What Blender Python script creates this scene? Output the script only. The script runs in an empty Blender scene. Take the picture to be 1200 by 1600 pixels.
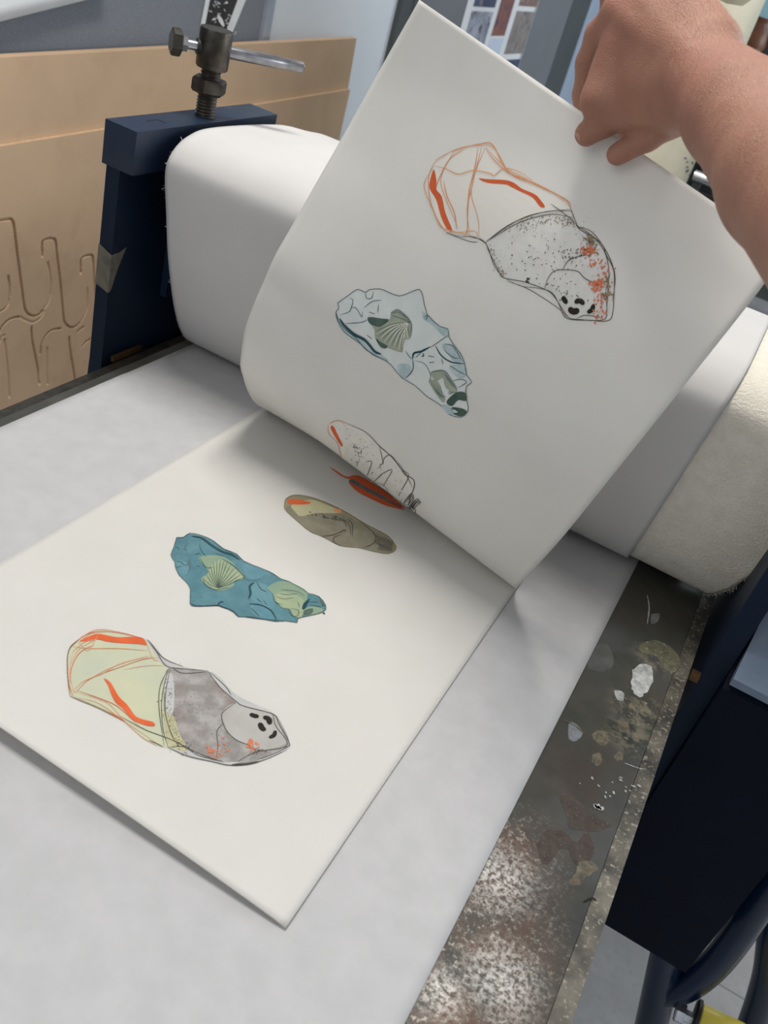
import bpy, bmesh, math, random
import numpy as np
from mathutils import Vector, Matrix, noise
from mathutils.geometry import delaunay_2d_cdt
random.seed(7); RNG = np.random.default_rng(7)
S = bpy.context.scene
COL = S.collection

# ------------------------------------------------------------------ camera
F = 1453.762                                   # focal length in pixels of the 1200x1600 frame
R = np.array([[0.858965868, 0.445691636, 0.25206468],
              [0.445508951, -0.407883663, -0.796964675],
              [-0.252387425, 0.796862525, -0.548917757]])
CAMP = np.array([0.0, 0.0, 1.40])
BED = 0.85                                     # height of the press bed
cam_d = bpy.data.cameras.new('camera'); cam = bpy.data.objects.new('camera', cam_d); COL.objects.link(cam)
m = Matrix.Identity(4)
for i in range(3):
    m[i][0] = R[0][i]; m[i][1] = -R[1][i]; m[i][2] = -R[2][i]; m[i][3] = CAMP[i]
cam.matrix_world = m
cam_d.sensor_fit = 'AUTO'; cam_d.sensor_width = 36; cam_d.lens = F/1600*36
cam_d.clip_start = 0.02
cam_d.dof.use_dof = True; cam_d.dof.focus_distance = 0.88; cam_d.dof.aperture_fstop = 11
S.camera = cam
# ------------------------------------------------------------------ light
S.view_settings.view_transform = 'Standard'; S.view_settings.look = 'None'
S.view_settings.gamma = 1; S.view_settings.use_curve_mapping = False
S.view_settings.exposure = 0.05
w = bpy.data.worlds.new('world'); S.world = w; w.use_nodes = True
w.node_tree.nodes['Background'].inputs[0].default_value = (0.92, 0.95, 1.0, 1)
w.node_tree.nodes['Background'].inputs[1].default_value = 0.30
def area(name, loc, target, sx, sy, power, color):
    d = bpy.data.lights.new(name, 'AREA'); d.shape = 'RECTANGLE'; d.size = sx; d.size_y = sy
    d.energy = power; d.color = color
    o = bpy.data.objects.new(name, d); COL.objects.link(o); o.location = loc
    o.rotation_euler = (Vector(target)-Vector(loc)).to_track_quat('-Z', 'Y').to_euler()
    return o
area('skylight', (-0.6, 1.0, 3.0), (-0.1, 0.8, 0.85), 0.9, 0.4, 40, (1.0, 0.97, 0.92))
area('window_daylight', (1.6, 4.6, 2.5), (-0.2, 1.0, 0.9), 2.6, 1.6, 70, (0.88, 0.94, 1.0))
area('front_fill', (-1.0, -1.6, 2.8), (-0.2, 1.0, 0.8), 2.0, 1.5, 16, (1.0, 0.95, 0.88))  # added fill from behind the camera, lifts the shaded roller front

area('left_wall_fill', (3.2, 2.6, 2.0), (-1.3, 2.0, 1.0), 1.8, 1.3, 42, (0.92, 0.96, 1.0))  # added lamp that brightens the left wall and boards, no window there

# ------------------------------------------------------------------ pixel helpers (the places were measured in the 1200x1600 photo)
def ray(x, y): return R.T @ np.array([(x-600)/F, (y-800)/F, 1.0])
def on_x(p, X): d = ray(*p); return CAMP + d*(X/d[0])
def on_y(p, Y): d = ray(*p); return CAMP + d*(Y/d[1])
def on_z(p, Z): d = ray(*p); return CAMP + d*((Z-CAMP[2])/d[2])
def at_depth(x, y, D): return CAMP + ray(x, y)*D
def to_px(P):
    c = (np.asarray(P)-CAMP) @ R.T
    return np.stack([600+F*c[..., 0]/c[..., 2], 800+F*c[..., 1]/c[..., 2]], -1)

# ------------------------------------------------------------------ object helpers
def tag(o, label=None, cat=None, group=None, kind=None):
    if label: o['label'] = label
    if cat: o['category'] = cat
    if group: o['group'] = group
    if kind: o['kind'] = kind
    return o
def empty(name, loc=(0, 0, 0)):
    o = bpy.data.objects.new(name, None); COL.objects.link(o); o.location = loc; o.empty_display_size = .05; return o
def mesh(name, V, Fc, mats, parent=None, smooth=False, midx=None):
    me = bpy.data.meshes.new(name); me.from_pydata([tuple(map(float, v)) for v in V], [], [tuple(int(i) for i in f) for f in Fc])
    for mm in (mats if isinstance(mats, list) else [mats]): me.materials.append(mm)
    if midx is not None: me.polygons.foreach_set('material_index', midx)
    if smooth: me.polygons.foreach_set('use_smooth', [True]*len(me.polygons))
    me.update(); o = bpy.data.objects.new(name, me); COL.objects.link(o)
    if parent:
        o.parent = parent
        o.matrix_parent_inverse = Matrix.Translation(-world_loc(parent))
    return o
def world_loc(o):
    l = Vector(o.location)
    while o.parent: l = l + (o.matrix_parent_inverse.translation) + Vector(o.parent.location); o = o.parent
    return l
def from_bm(name, bm, mats, parent=None, smooth=False, bevel=0, seg=2):
    if bevel:
        bmesh.ops.bevel(bm, geom=[e for e in bm.edges if len(e.link_faces) == 2 and e.calc_face_angle(0) > .5], offset=bevel, segments=seg, affect='EDGES', profile=.6)
    bmesh.ops.recalc_face_normals(bm, faces=bm.faces)
    me = bpy.data.meshes.new(name); bm.to_mesh(me); bm.free()
    for mm in (mats if isinstance(mats, list) else [mats]): me.materials.append(mm)
    if smooth: me.polygons.foreach_set('use_smooth', [True]*len(me.polygons)); 
    o = bpy.data.objects.new(name, me); COL.objects.link(o)
    if parent:
        o.parent = parent; o.matrix_parent_inverse = Matrix.Translation(-world_loc(parent))
    return o
def add_box(bm, lo, hi):
    v = [bm.verts.new((x, y, z)) for x in (lo[0], hi[0]) for y in (lo[1], hi[1]) for z in (lo[2], hi[2])]
    for f in ((0, 1, 3, 2), (4, 6, 7, 5), (0, 4, 5, 1), (2, 3, 7, 6), (0, 2, 6, 4), (1, 5, 7, 3)): bm.faces.new([v[i] for i in f])
def box(name, lo, hi, mat, parent=None, bevel=.002):
    bm = bmesh.new(); add_box(bm, lo, hi); return from_bm(name, bm, mat, parent, bevel=bevel)
def prism_x(name, yz, x0, x1, mat, parent=None, bevel=.002):
    bm = bmesh.new(); a = [bm.verts.new((x0, y, z)) for y, z in yz]; b = [bm.verts.new((x1, y, z)) for y, z in yz]
    bm.faces.new(a); bm.faces.new(b[::-1]); n = len(a)
    for i in range(n): bm.faces.new((a[i], b[i], b[(i+1) % n], a[(i+1) % n]))
    return from_bm(name, bm, mat, parent, bevel=bevel)
def frame_of(d):
    d = np.array(d, float); d /= np.linalg.norm(d)
    a = np.array([0, 0, 1.]) if abs(d[2]) < .9 else np.array([1., 0, 0])
    u = np.cross(a, d); u /= np.linalg.norm(u); return u, np.cross(d, u)
def add_rings(V, Fc, rings, cap=True):
    n = len(rings[0]); b = len(V)
    for r in rings: V.extend(r)
    for k in range(len(rings)-1):
        for i in range(n):
            j = (i+1) % n; Fc.append((b+k*n+i, b+k*n+j, b+(k+1)*n+j, b+(k+1)*n+i))
    if cap:
        Fc.append(tuple(b+i for i in range(n))[::-1]); Fc.append(tuple(b+(len(rings)-1)*n+i for i in range(n)))
def lathe(name, p, d, prof, mat, parent=None, n=32, smooth=True, twist=0):
    """prof: (distance along d, radius)"""
    u, v = frame_of(d); d = np.array(d, float)/np.linalg.norm(d); p = np.array(p, float)
    rings = [[p+d*h+r*(u*math.cos(2*math.pi*i/n+twist)+v*math.sin(2*math.pi*i/n+twist)) for i in range(n)] for h, r in prof]
    V, Fc = [], []; add_rings(V, Fc, rings)
    o = mesh(name, V, Fc, mat, parent)
    if smooth: smooth_by_angle(o)
    return o
def smooth_by_angle(o, ang=35):
    me = o.data; bm = bmesh.new(); bm.from_mesh(me); bmesh.ops.recalc_face_normals(bm, faces=bm.faces)
    for f in bm.faces: f.smooth = True
    for e in bm.edges:
        e.smooth = not (len(e.link_faces) == 2 and e.calc_face_angle(0) > math.radians(ang))
    bm.to_mesh(me); bm.free()
def catmull(P, n=8, closed=False):
    P = [np.array(p, float) for p in P]; out = []; N = len(P)
    if N < 3 and not closed:
        return [P[0]+(P[-1]-P[0])*t for t in np.linspace(0, 1, n+1)]
    rng = range(N if closed else N-1)
    for i in rng:
        p0 = P[(i-1) % N] if (closed or i > 0) else 2*P[0]-P[1]
        p1, p2 = P[i], P[(i+1) % N]
        p3 = P[(i+2) % N] if (closed or i+2 < N) else 2*P[-1]-P[-2]
        for k in range(n):
            t = k/n; out.append(.5*((2*p1)+(-p0+p2)*t+(2*p0-5*p1+4*p2-p3)*t*t+(-p0+3*p1-3*p2+p3)*t**3))
    if not closed: out.append(P[-1])
    return out
def tube(name, pts, r, mat, parent=None, n=20, sub=8):
    P = catmull(pts, sub); rings = []; u = None
    for i, p in enumerate(P):
        d = P[min(i+1, len(P)-1)]-P[max(i-1, 0)]; d /= np.linalg.norm(d)
        if u is None: u, _ = frame_of(d)
        u = u-d*np.dot(u, d); u /= np.linalg.norm(u); v = np.cross(d, u)
        rr = r(i/(len(P)-1)) if callable(r) else r
        rings.append([p+rr*(u*math.cos(2*math.pi*k/n)+v*math.sin(2*math.pi*k/n)) for k in range(n)])
    V, Fc = [], []; add_rings(V, Fc, rings)
    o = mesh(name, V, Fc, mat, parent); smooth_by_angle(o, 50); return o

# ------------------------------------------------------------------ materials
def newmat(name):
    mt = bpy.data.materials.new(name); mt.use_nodes = True; nt = mt.node_tree
    return mt, nt, nt.nodes['Principled BSDF'], nt.nodes, nt.links
def coords(N, L, scale=(1, 1, 1)):
    tc = N.new('ShaderNodeTexCoord'); mp = N.new('ShaderNodeMapping'); mp.inputs['Scale'].default_value = scale
    L.new(tc.outputs['Object'], mp.inputs[0]); return mp.outputs[0]
def noise_fac(N, L, vec, scale, lo, hi, detail=6, rough=.6):
    nz = N.new('ShaderNodeTexNoise'); nz.inputs['Scale'].default_value = scale; nz.inputs['Detail'].default_value = detail; nz.inputs['Roughness'].default_value = rough
    L.new(vec, nz.inputs['Vector']); mr = N.new('ShaderNodeMapRange'); mr.inputs[1].default_value = lo; mr.inputs[2].default_value = hi
    L.new(nz.outputs[0], mr.inputs[0]); return mr.outputs[0]
def mixc(N, L, f, a, b):
    mx = N.new('ShaderNodeMix'); mx.data_type = 'RGBA'
    if isinstance(f, (int, float)): mx.inputs[0].default_value = f
    else: L.new(f, mx.inputs[0])
    for s, i in ((a, 6), (b, 7)):
        if isinstance(s, tuple): mx.inputs[i].default_value = (*s, 1)
        else: L.new(s, mx.inputs[i])
    return mx.outputs[2]
def bump(N, L, P, h, strength, dist=.001):
    b = N.new('ShaderNodeBump'); b.inputs['Strength'].default_value = strength; b.inputs['Distance'].default_value = dist
    L.new(h, b.inputs['Height']); L.new(b.outputs[0], P.inputs['Normal'])
def simple(name, c1, c2=None, rough=.5, metal=0, scale=20, lo=.35, hi=.65, bs=0, bscale=None, bd=.001, stretch=(1, 1, 1), spec=.5, c3=None, s3=90, lo3=.66, hi3=.7):
    mt, nt, P, N, L = newmat(name); v = coords(N, L, stretch)
    c = mixc(N, L, noise_fac(N, L, v, scale, lo, hi), c1, c2 or c1)
    if c3: c = mixc(N, L, noise_fac(N, L, v, s3, lo3, hi3), c, c3)
    L.new(c, P.inputs['Base Color']); P.inputs['Roughness'].default_value = rough; P.inputs['Metallic'].default_value = metal
    P.inputs['Specular IOR Level'].default_value = spec
    if bs: bump(N, L, P, noise_fac(N, L, v, bscale or scale*4, 0, 1), bs, bd)
    return mt
def paper(name, c1, c2, trans=.2, scale=14, bs=.15, bscale=900, spec=.12):
    mt, nt, P, N, L = newmat(name); v = coords(N, L)
    c = mixc(N, L, noise_fac(N, L, v, scale, .35, .65, 4), c1, c2)
    L.new(c, P.inputs['Base Color']); P.inputs['Roughness'].default_value = .75; P.inputs['Specular IOR Level'].default_value = spec
    bump(N, L, P, noise_fac(N, L, v, bscale, 0, 1, 3), bs, .0003)
    tr = N.new('ShaderNodeBsdfTranslucent'); L.new(c, tr.inputs[0]); mx = N.new('ShaderNodeMixShader'); mx.inputs[0].default_value = trans
    out = N['Material Output']; L.new(P.outputs[0], mx.inputs[1]); L.new(tr.outputs[0], mx.inputs[2]); L.new(mx.outputs[0], out.inputs[0]); return mt

M = {}
M['print_paper'] = paper('print_paper', (.825, .808, .772), (.80, .785, .745), .34)
M['tissue'] = paper('tissue', (.62, .60, .585), (.59, .575, .56), .10, scale=9, bs=.1)
M['newsprint'] = paper('newsprint', (.52, .515, .52), (.48, .478, .482), .05, scale=45, bs=.25, bscale=250)
M['felt'] = simple('felt', (.84, .79, .69), (.76, .71, .61), .95, scale=60, bs=.9, bscale=420, bd=.0025, spec=.1)
M['navy'] = simple('navy', (.0025, .008, .022), (.004, .012, .031), .48, scale=9, bs=.12, bscale=60, bd=.001, spec=.22, c3=(.05, .055, .06), s3=130, lo3=.75, hi3=.78)
M['navy_worn'] = simple('navy_worn', (.005, .016, .042), (.016, .023, .034), .42, scale=14, lo=.45, hi=.75, bs=.2, bscale=80, c3=(.10, .09, .08), s3=70, lo3=.68, hi3=.72)
M['navy_shaded'] = simple('navy_shaded', (.0012, .003, .010), (.002, .005, .015), .5, scale=9, spec=.12, c3=(.04, .045, .05), s3=160, lo3=.77, hi3=.79)  # same navy paint, darkened to put the housing's shade into the colour
M['navy_gloss'] = simple('navy_gloss', (.003, .012, .038), (.004, .016, .048), .25, scale=9, spec=.5)
M['black'] = simple('black', (.006, .006, .007), (.012, .011, .010), .5)
M['dark_steel'] = simple('dark_steel', (.045, .038, .030), (.10, .09, .075), .38, .85, scale=50, bs=.15, bscale=200)
M['bright_steel'] = simple('bright_steel', (.42, .43, .45), (.60, .61, .63), .28, .95, scale=70)
M['bar_steel'] = simple('bar_steel', (.22, .22, .235), (.34, .34, .36), .3, .9, scale=70)
M['brass'] = simple('brass', (.20, .11, .045), (.08, .05, .025), .4, .8, scale=60)
M['edge_steel'] = simple('edge_steel', (.27, .245, .195), (.09, .085, .075), .42, .6, scale=26, lo=.35, hi=.6, bs=.3, bscale=150, c3=(.50, .46, .38), s3=240, lo3=.56, hi3=.66)
M['mdf'] = simple('mdf', (.60, .415, .265), (.53, .365, .23), .7, scale=5, bs=.1, bscale=300, c3=(.46, .31, .19), s3=9, lo3=.55, hi3=.8)
M['mdf_edge'] = simple('mdf_edge', (.62, .43, .26), (.50, .33, .19), .8, scale=90)
M['felt_board'] = simple('felt_board', (.17, .185, .21), (.225, .24, .27), .95, scale=330, bs=.4, bscale=500)
M['wall'] = simple('wall', (.76, .80, .84), (.73, .77, .82), .7, scale=3)
M['alu'] = simple('alu', (.50, .54, .60), (.58, .62, .68), .35, .6, scale=20)
M['grey_panel'] = simple('grey_panel', (.17, .18, .19), (.15, .16, .17), .6, scale=4)
M['dark_panel'] = simple('dark_panel', (.07, .08, .082), (.06, .07, .072), .6, scale=4)
M['pale_blue'] = simple('pale_blue', (.36, .43, .53), (.33, .40, .50), .6, scale=3)
M['white_paper'] = paper('white_paper', (.82, .83, .83), (.78, .79, .80), .1)
M['cream_plastic'] = simple('cream_plastic', (.80, .73, .54), (.68, .62, .46), .45, scale=12, lo=.3, hi=.8)
M['ink_black'] = simple('ink_black', (.02, .018, .018), (.035, .032, .03), .7)
M['tape'] = simple('tape', (.16, .14, .10), (.09, .085, .07), .8, scale=90, bs=.3)
M['yellow'] = simple('yellow', (.80, .66, .10), (.72, .58, .07), .35, scale=20)
M['floor'] = None

# ================================================================== setting
def make_floor():
    mt, nt, P, N, L = newmat('floor_vinyl'); v = coords(N, L)
    c = mixc(N, L, noise_fac(N, L, v, 9, .3, .7, 8, .7), (.38, .38, .38), (.48, .48, .48))
    c = mixc(N, L, noise_fac(N, L, v, 60, .5, .75), c, (.37, .37, .38))
    br = N.new('ShaderNodeTexBrick'); br.offset = 0; br.inputs['Scale'].default_value = 1; br.inputs['Mortar Size'].default_value = .0022
    br.inputs['Brick Width'].default_value = .6; br.inputs['Row Height'].default_value = .6; br.inputs['Mortar Smooth'].default_value = .2
    mp = N.new('ShaderNodeMapping'); tc = N.new('ShaderNodeTexCoord'); L.new(tc.outputs['Object'], mp.inputs[0])
    s = on_z((1142, 1549), 0); mp.inputs['Location'].default_value = (.17, -float(s[1]) % .6, 0)
    L.new(mp.outputs[0], br.inputs[0])
    c = mixc(N, L, br.outputs['Fac'], c, (.25, .25, .255)); L.new(c, P.inputs['Base Color']); P.inputs['Roughness'].default_value = .55
    M['floor'] = mt
    o = mesh('floor', [(-1.4, -2.5, 0), (3.5, -2.5, 0), (3.5, 7, 0), (-1.4, 7, 0)], [(0, 1, 2, 3)], mt); tag(o, kind='structure')
make_floor()
WX = -1.35
tag(box('wall_left', (WX-.1, -2.5, 0), (WX, 7, 3.2), M['wall'], bevel=0), kind='structure')
tag(box('wall_back', (WX-.1, 7, 0), (3.5, 7.1, 3.2), M['wall'], bevel=0), kind='structure')

tag(box('wall_right', (3.5, -2.5, 0), (3.6, 7, 3.2), M['wall'], bevel=0), kind='structure')
tag(box('wall_front', (WX-.1, -2.6, 0), (3.6, -2.5, 3.2), M['wall'], bevel=0), kind='structure')

# grey felt notice board, its frame the bright strip at px 410-425
fy = on_x((415, 30), WX+.02)[1]
nb = empty('notice_board', (WX+.01, .9, .9)); tag(nb, 'grey felt notice board with pale metal frame on the left wall above the brown boards', 'notice board')
box('felt_panel', (WX+.001, -.3, .82), (WX+.016, fy-.012, 2.1), M['felt_board'], nb, bevel=0)
box('board_frame', (WX+.001, fy-.011, .80), (WX+.026, fy+.022, 2.12), M['alu'], nb, bevel=.002)
box('board_frame', (WX+.001, -.3, 2.101), (WX+.026, fy-.012, 2.13), M['alu'], nb, bevel=.002)

def wall_poly(name, pix, x, t, mat, parent=None, bevel=0):
    P = [on_x(p, x) for p in pix]
    return prism_x(name, [(p[1], p[2]) for p in P], x-t, x, mat, parent, bevel)
# sheet of white paper pinned at the top left: curls off the board at its lower edge
def wall_sheet():
    a = on_x((-60, 46), WX+.03); b = on_x((165, -10), WX+.03)
    V, Fc = [], []; nu, nv = 24, 14
    for i in range(nu+1):
        for j in range(nv+1):
            s, t = i/nu, j/nv; lift = .001+.018*(1-t)**2
            y = a[1]+(b[1]-a[1])*s; z = a[2]+(b[2]-a[2])*s+t*.30
            V.append((WX+.017+lift, y, z))
    for i in range(nu):
        for j in range(nv):
            k = i*(nv+1)+j; Fc.append((k, k+nv+1, k+nv+2, k+1))
    o = mesh('paper_sheet', V, Fc, M['white_paper'], smooth=True); md = o.modifiers.new('s', 'SOLIDIFY'); md.thickness = .0005
    tag(o, 'white paper sheet curling off the grey notice board, cut off by the top left corner', 'paper')
wall_sheet()
# small black and white linocut card
def card():
    x = WX+.019
    root = empty('linocut_card', tuple(on_x((345, 30), x))); tag(root, 'small black and white patterned linocut card pinned on the grey notice board behind the screw', 'print')
    wall_poly('card', [(326, -22), (386, -4), (357, 66), (313, 44)], x, .0012, M['white_paper'], root)
    mt = wall_poly('inked_block', [(331, -14), (372, -2), (350, 58), (320, 42)], x+.0004, .0003, M['ink_black'], root)
    V, Fc = [], []
    def q(cx, cy, l, wd, an):
        c, s = math.cos(an), math.sin(an); pts = []
        for k in range(8):
            a = k*math.pi/4; dx, dy = l*math.cos(a), wd*math.sin(a); pts.append(on_x((cx+dx*c-dy*s, cy+dx*s+dy*c), x+.0007))
        b = len(V); V.extend(pts); Fc.append(tuple(b+i for i in range(8)))
    q(345, 32, 11, 3.2, 1.1)
    for k in range(46):
        t, u = random.random(), random.random()
        px = 324+36*t+ (1-u)*12-3; py = 44-48*u+10*t
        if abs(px-345) < 6 and abs(py-32) < 9: continue
        q(px, py, random.uniform(1.5, 4), .55, random.choice([.5, 1.0, 2.2, 2.6]))
    for c in ((335, 30), (357, 42), (354, 4)): q(*c, 2.2, 2, 0)
    mesh('cut_lines', V, Fc, M['white_paper'], root)
card()
# far panels along the left wall
def yz(p, x): q = on_x(p, x); return q[1]
y1, y2, y3, y4 = yz((612, 40), WX), yz((633, 30), WX), yz((885, 0), WX), yz((905, 40), WX)
pn = empty('grey_partition', (WX+.02, y1, 0)); tag(pn, 'grey upright partition panel between the white wall and pale blue door', 'partition')
box('panel_face', (WX+.001, y2, 0), (WX+.03, y3, 2.4), M['grey_panel'], pn, .003)
box('panel_edge', (WX+.001, y1, 0), (WX+.018, y2, 2.4), M['dark_panel'], pn, .002)
box('panel_edge', (WX+.001, y3, 0), (WX+.018, y4, 2.4), M['dark_panel'], pn, .002)
tag(box('door_1', (WX+.001, y4+.001, 0), (WX+.02, 6.6, 2.3), M['pale_blue'], bevel=.003), kind='structure')
def photo_mat(name, a, b, c, s):
    return simple(name, a, b, .4, scale=s, lo=.35, hi=.65, c3=c, s3=s*1.7, lo3=.55, hi3=.62)
PM = [photo_mat('photo_dark_blue', (.03, .045, .10), (.07, .08, .13), (.16, .16, .18), 12), photo_mat('photo_grey', (.20, .22, .28), (.42, .44, .52), (.10, .08, .08), 16),
      photo_mat('photo_brick', (.28, .10, .07), (.17, .07, .055), (.10, .05, .10), 18), photo_mat('photo_taupe', (.20, .17, .15), (.30, .26, .24), (.12, .11, .11), 18),
      photo_mat('photo_pale', (.55, .62, .75), (.62, .68, .80), (.30, .34, .42), 10), photo_mat('photo_umber', (.26, .15, .11), (.18, .11, .10), (.34, .24, .2), 16)]
def poster():
    x = WX+.034
    # corners measured as (column, row) on a sheared panel: z vertical, y horizontal
    def P(px, py): return on_x((px, py), x)
    yl = P(727, 20)[1]; yr = P(822, 60)[1]; ztop = P(730, -70)[2]; zb = P(790, 112)[2]-.14
    root = empty('photo_poster', (x, yl, zb)); tag(root, 'poster of photographs in white borders on the grey partition', 'poster')
    box('poster_sheet', (x-.003, yl, zb), (x-.001, yr, ztop), M['white_paper'], root, 0)
    box('plastic_sleeve', (x-.0034, yr+.001, zb-.01), (x-.0005, yr+.022, ztop), M['alu'], root, 0)
    def ph(pa, pb, mi, lab):   # two opposite corners in pixels
        a, b = P(*pa), P(*pb); lo = (x-.0009, min(a[1], b[1]), min(a[2], b[2])); hi = (x, max(a[1], b[1]), max(a[2], b[2]))
        o = box('photograph', lo, hi, PM[mi], root, 0); o['label'] = lab
    def col(xl, xr): return P(xl, 30)[1], P(xr, 30)[1]
    for (xl, xr), rows in (((734, 768), ((-70, 11, 0, 'dark blue photograph'), (18, 92, 1, 'grey photograph of a figure'))),
                           ((775, 796), ((-70, 56, 2, 'brick red photograph'), (60, 92, 4, 'pale photograph'))),
                           ((804, 833), ((-70, 10, 5, 'umber photograph'), (18, 84, 3, 'taupe photograph'), (93, 130, 0, 'dark photograph')))):
        a, b = col(xl, xr)
        for r0, r1, mi, lab in rows:
            z0, z1 = P((xl+xr)/2-(r1-30)*.27, r1)[2], P((xl+xr)/2-(r0-30)*.27, r0)[2]
            o = box('photograph', (x-.0009, a, max(z0, zb+.005)), (x, b, min(z1, ztop-.01)), PM[mi], root, 0); o['label'] = lab
poster()

# ---------------- leaning / standing MDF boards
XB, XF = -1.289, -1.2795
def rear_board():
    P = [on_x(p, XB) for p in [(-220, 96), (-220, 99), (558, 57)]]
    yr, zt = P[2][1], on_x((300, 74), XB)[2]
    z0 = on_x((0, 90), XB)[2]; z1 = on_x((557, 60), XB)[2]; y0 = on_x((0, 90), XB)[1]
    sl = (z1-z0)/(yr-y0); ya = .2; za = z0+(ya-y0)*sl
    yb = yr-(yr-on_x((548, 170), XB)[1])
    o = prism_x('mdf_board', [(ya, .0), (yb+.05, .0), (yr, z1), (ya, za)], XB-.018, XB, M['mdf'], bevel=.0015)
    tag(o, 'taller plain brown MDF board standing behind the grooved one against the left wall', 'board')
rear_board()
def front_board():
    # face as a fine grid; the routed grooves are really cut into it
    z0 = on_x((0, 229), XF); z1 = on_x((548, 140), XF)
    ya, yb = .55, on_x((545, 150), XF)[1]; sl = (z1[2]-z0[2])/(z1[1]-z0[1])
    def ztop(y): return z0[2]+(y-z0[1])*sl
    def pp(pts): return [on_x((x/3., 300+y/3.), XF)[1:] for x, y in pts]
    G = []   # groove centre lines (crop 0,300-400,700 at x3), depth
    def slot(x, ytop, ybot, wd, lean):   # an upside-down U then valley U to the right
        pass
    def g(pts, d=.0042): G.append((pp(pts), d))
    g([(-40, 140), (0, 134), (42, 127), (60, 136), (68, 170), (85, 310), (108, 480), (118, 545), (135, 573), (160, 581), (185, 572), (200, 552)])
    g([(200, 552), (225, 520), (236, 480), (240, 430), (236, 380), (225, 330)], .0022)
    g([(200, 300), (199, 245), (204, 228), (225, 219), (248, 219), (262, 232), (270, 300), (285, 430), (297, 560), (305, 610), (330, 634), (355, 630), (375, 612)])
    g([(375, 612), (400, 570), (412, 520), (410, 450)], .0022); g([(380, 380), (380, 325), (386, 308), (410, 297), (430, 296), (438, 312), (442, 380), (450, 480), (470, 560)])
    g([(40, 395), (46, 440), (42, 510), (30, 540), (0, 560), (-30, 575)], .003); g([(0, 655), (12, 628), (40, 600), (70, 588), (95, 586)], .004); g([(95, 586), (150, 610), (190, 590), (205, 560)], .0016)
    g([(148, 632), (152, 690), (165, 760), (178, 830), (186, 900)], .0036); g([(192, 760), (194, 720), (210, 680), (235, 652), (262, 642), (285, 640)], .004); g([(192, 760), (190, 840), (186, 900)], .0016)
    g([(325, 680), (330, 740), (345, 830), (352, 880)], .0036); g([(365, 655), (380, 640), (392, 632)], .004); g([(22, 690), (30, 760), (40, 860), (45, 960)], .0022); g([(222, 730), (222, 820), (224, 900)], .0022)
    g([(390, 720), (405, 700), (425, 690)], .0036); g([(0, 700), (5, 680), (22, 672)], .002); g([(-60, 500), (-30, 300), (-50, 120)], .0042)
    h = .0015
    yend, ya0 = yb, ya; ya, yb = 1.12, min(yb, on_x((185, 420), XF)[1]+.04)
    ys = np.arange(ya, yb, h); ny = len(ys); zlow = .26; nz = int((1.0-zlow)/h)
    Y = np.repeat(ys[:, None], nz+1, 1); T = np.linspace(0, 1, nz+1)[None, :]; ZT = (z0[2]+(ys-z0[1])*sl)[:, None]
    Z = zlow+(ZT-zlow)*T; D = np.zeros_like(Y)
    for pts, dep in G:
        P = catmull(pts, 6)
        for a, b in zip(P[:-1], P[1:]):
            ab = b-a; L2 = ab@ab+1e-12; t = np.clip(((Y-a[0])*ab[0]+(Z-a[1])*ab[1])/L2, 0, 1)
            ds = np.hypot(Y-(a[0]+t*ab[0]), Z-(a[1]+t*ab[1])); D = np.maximum(D, dep*1.6*np.clip(1-(ds/.0030)**2, 0, 1)**.3)
    # shallow routed field to the left of the grooves' thin edges
    V = np.stack([XF-D, Y, Z], -1).reshape(-1, 3); idx = np.arange(ny*(nz+1)).reshape(ny, nz+1)
    Fc = np.stack([idx[:-1, :-1], idx[1:, :-1], idx[1:, 1:], idx[:-1, 1:]], -1).reshape(-1, 4)
    root = empty('grooved_mdf_board', (XF, ya, 0)); tag(root, 'shorter brown MDF board with routed finger-shaped grooves beside the press', 'board')
    mesh('board_face', V, Fc, M['mdf'], root)
    prism_x('board_core', [(ya0, 0), (yend, 0), (yend, ztop(yend)), (ya0, ztop(ya0))], XF-.0088, XF-.0068, M['mdf_edge'], root, 0)
    ym = ys[-1]
    for nm, a, b, z_ in (('plain_panel', ya0, ya, 0), ('plain_panel', ym, yend, 0)):
        prism_x(nm, [(a, z_), (b, z_), (b, ztop(b)), (a, ztop(a))], XF-.0068, XF, M['mdf'], root, 0)
    prism_x('plain_panel', [(ya, 0), (ym, 0), (ym, zlow), (ya, zlow)], XF-.0068, XF, M['mdf'], root, 0)
    prism_x('top_edge', [(ya, ztop(ya)-.004), (ym, ztop(ym)-.004), (ym, ztop(ym)), (ya, ztop(ya))], XF-.0068, XF-.0001, M['mdf_edge'], root, 0)
front_board()

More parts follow.
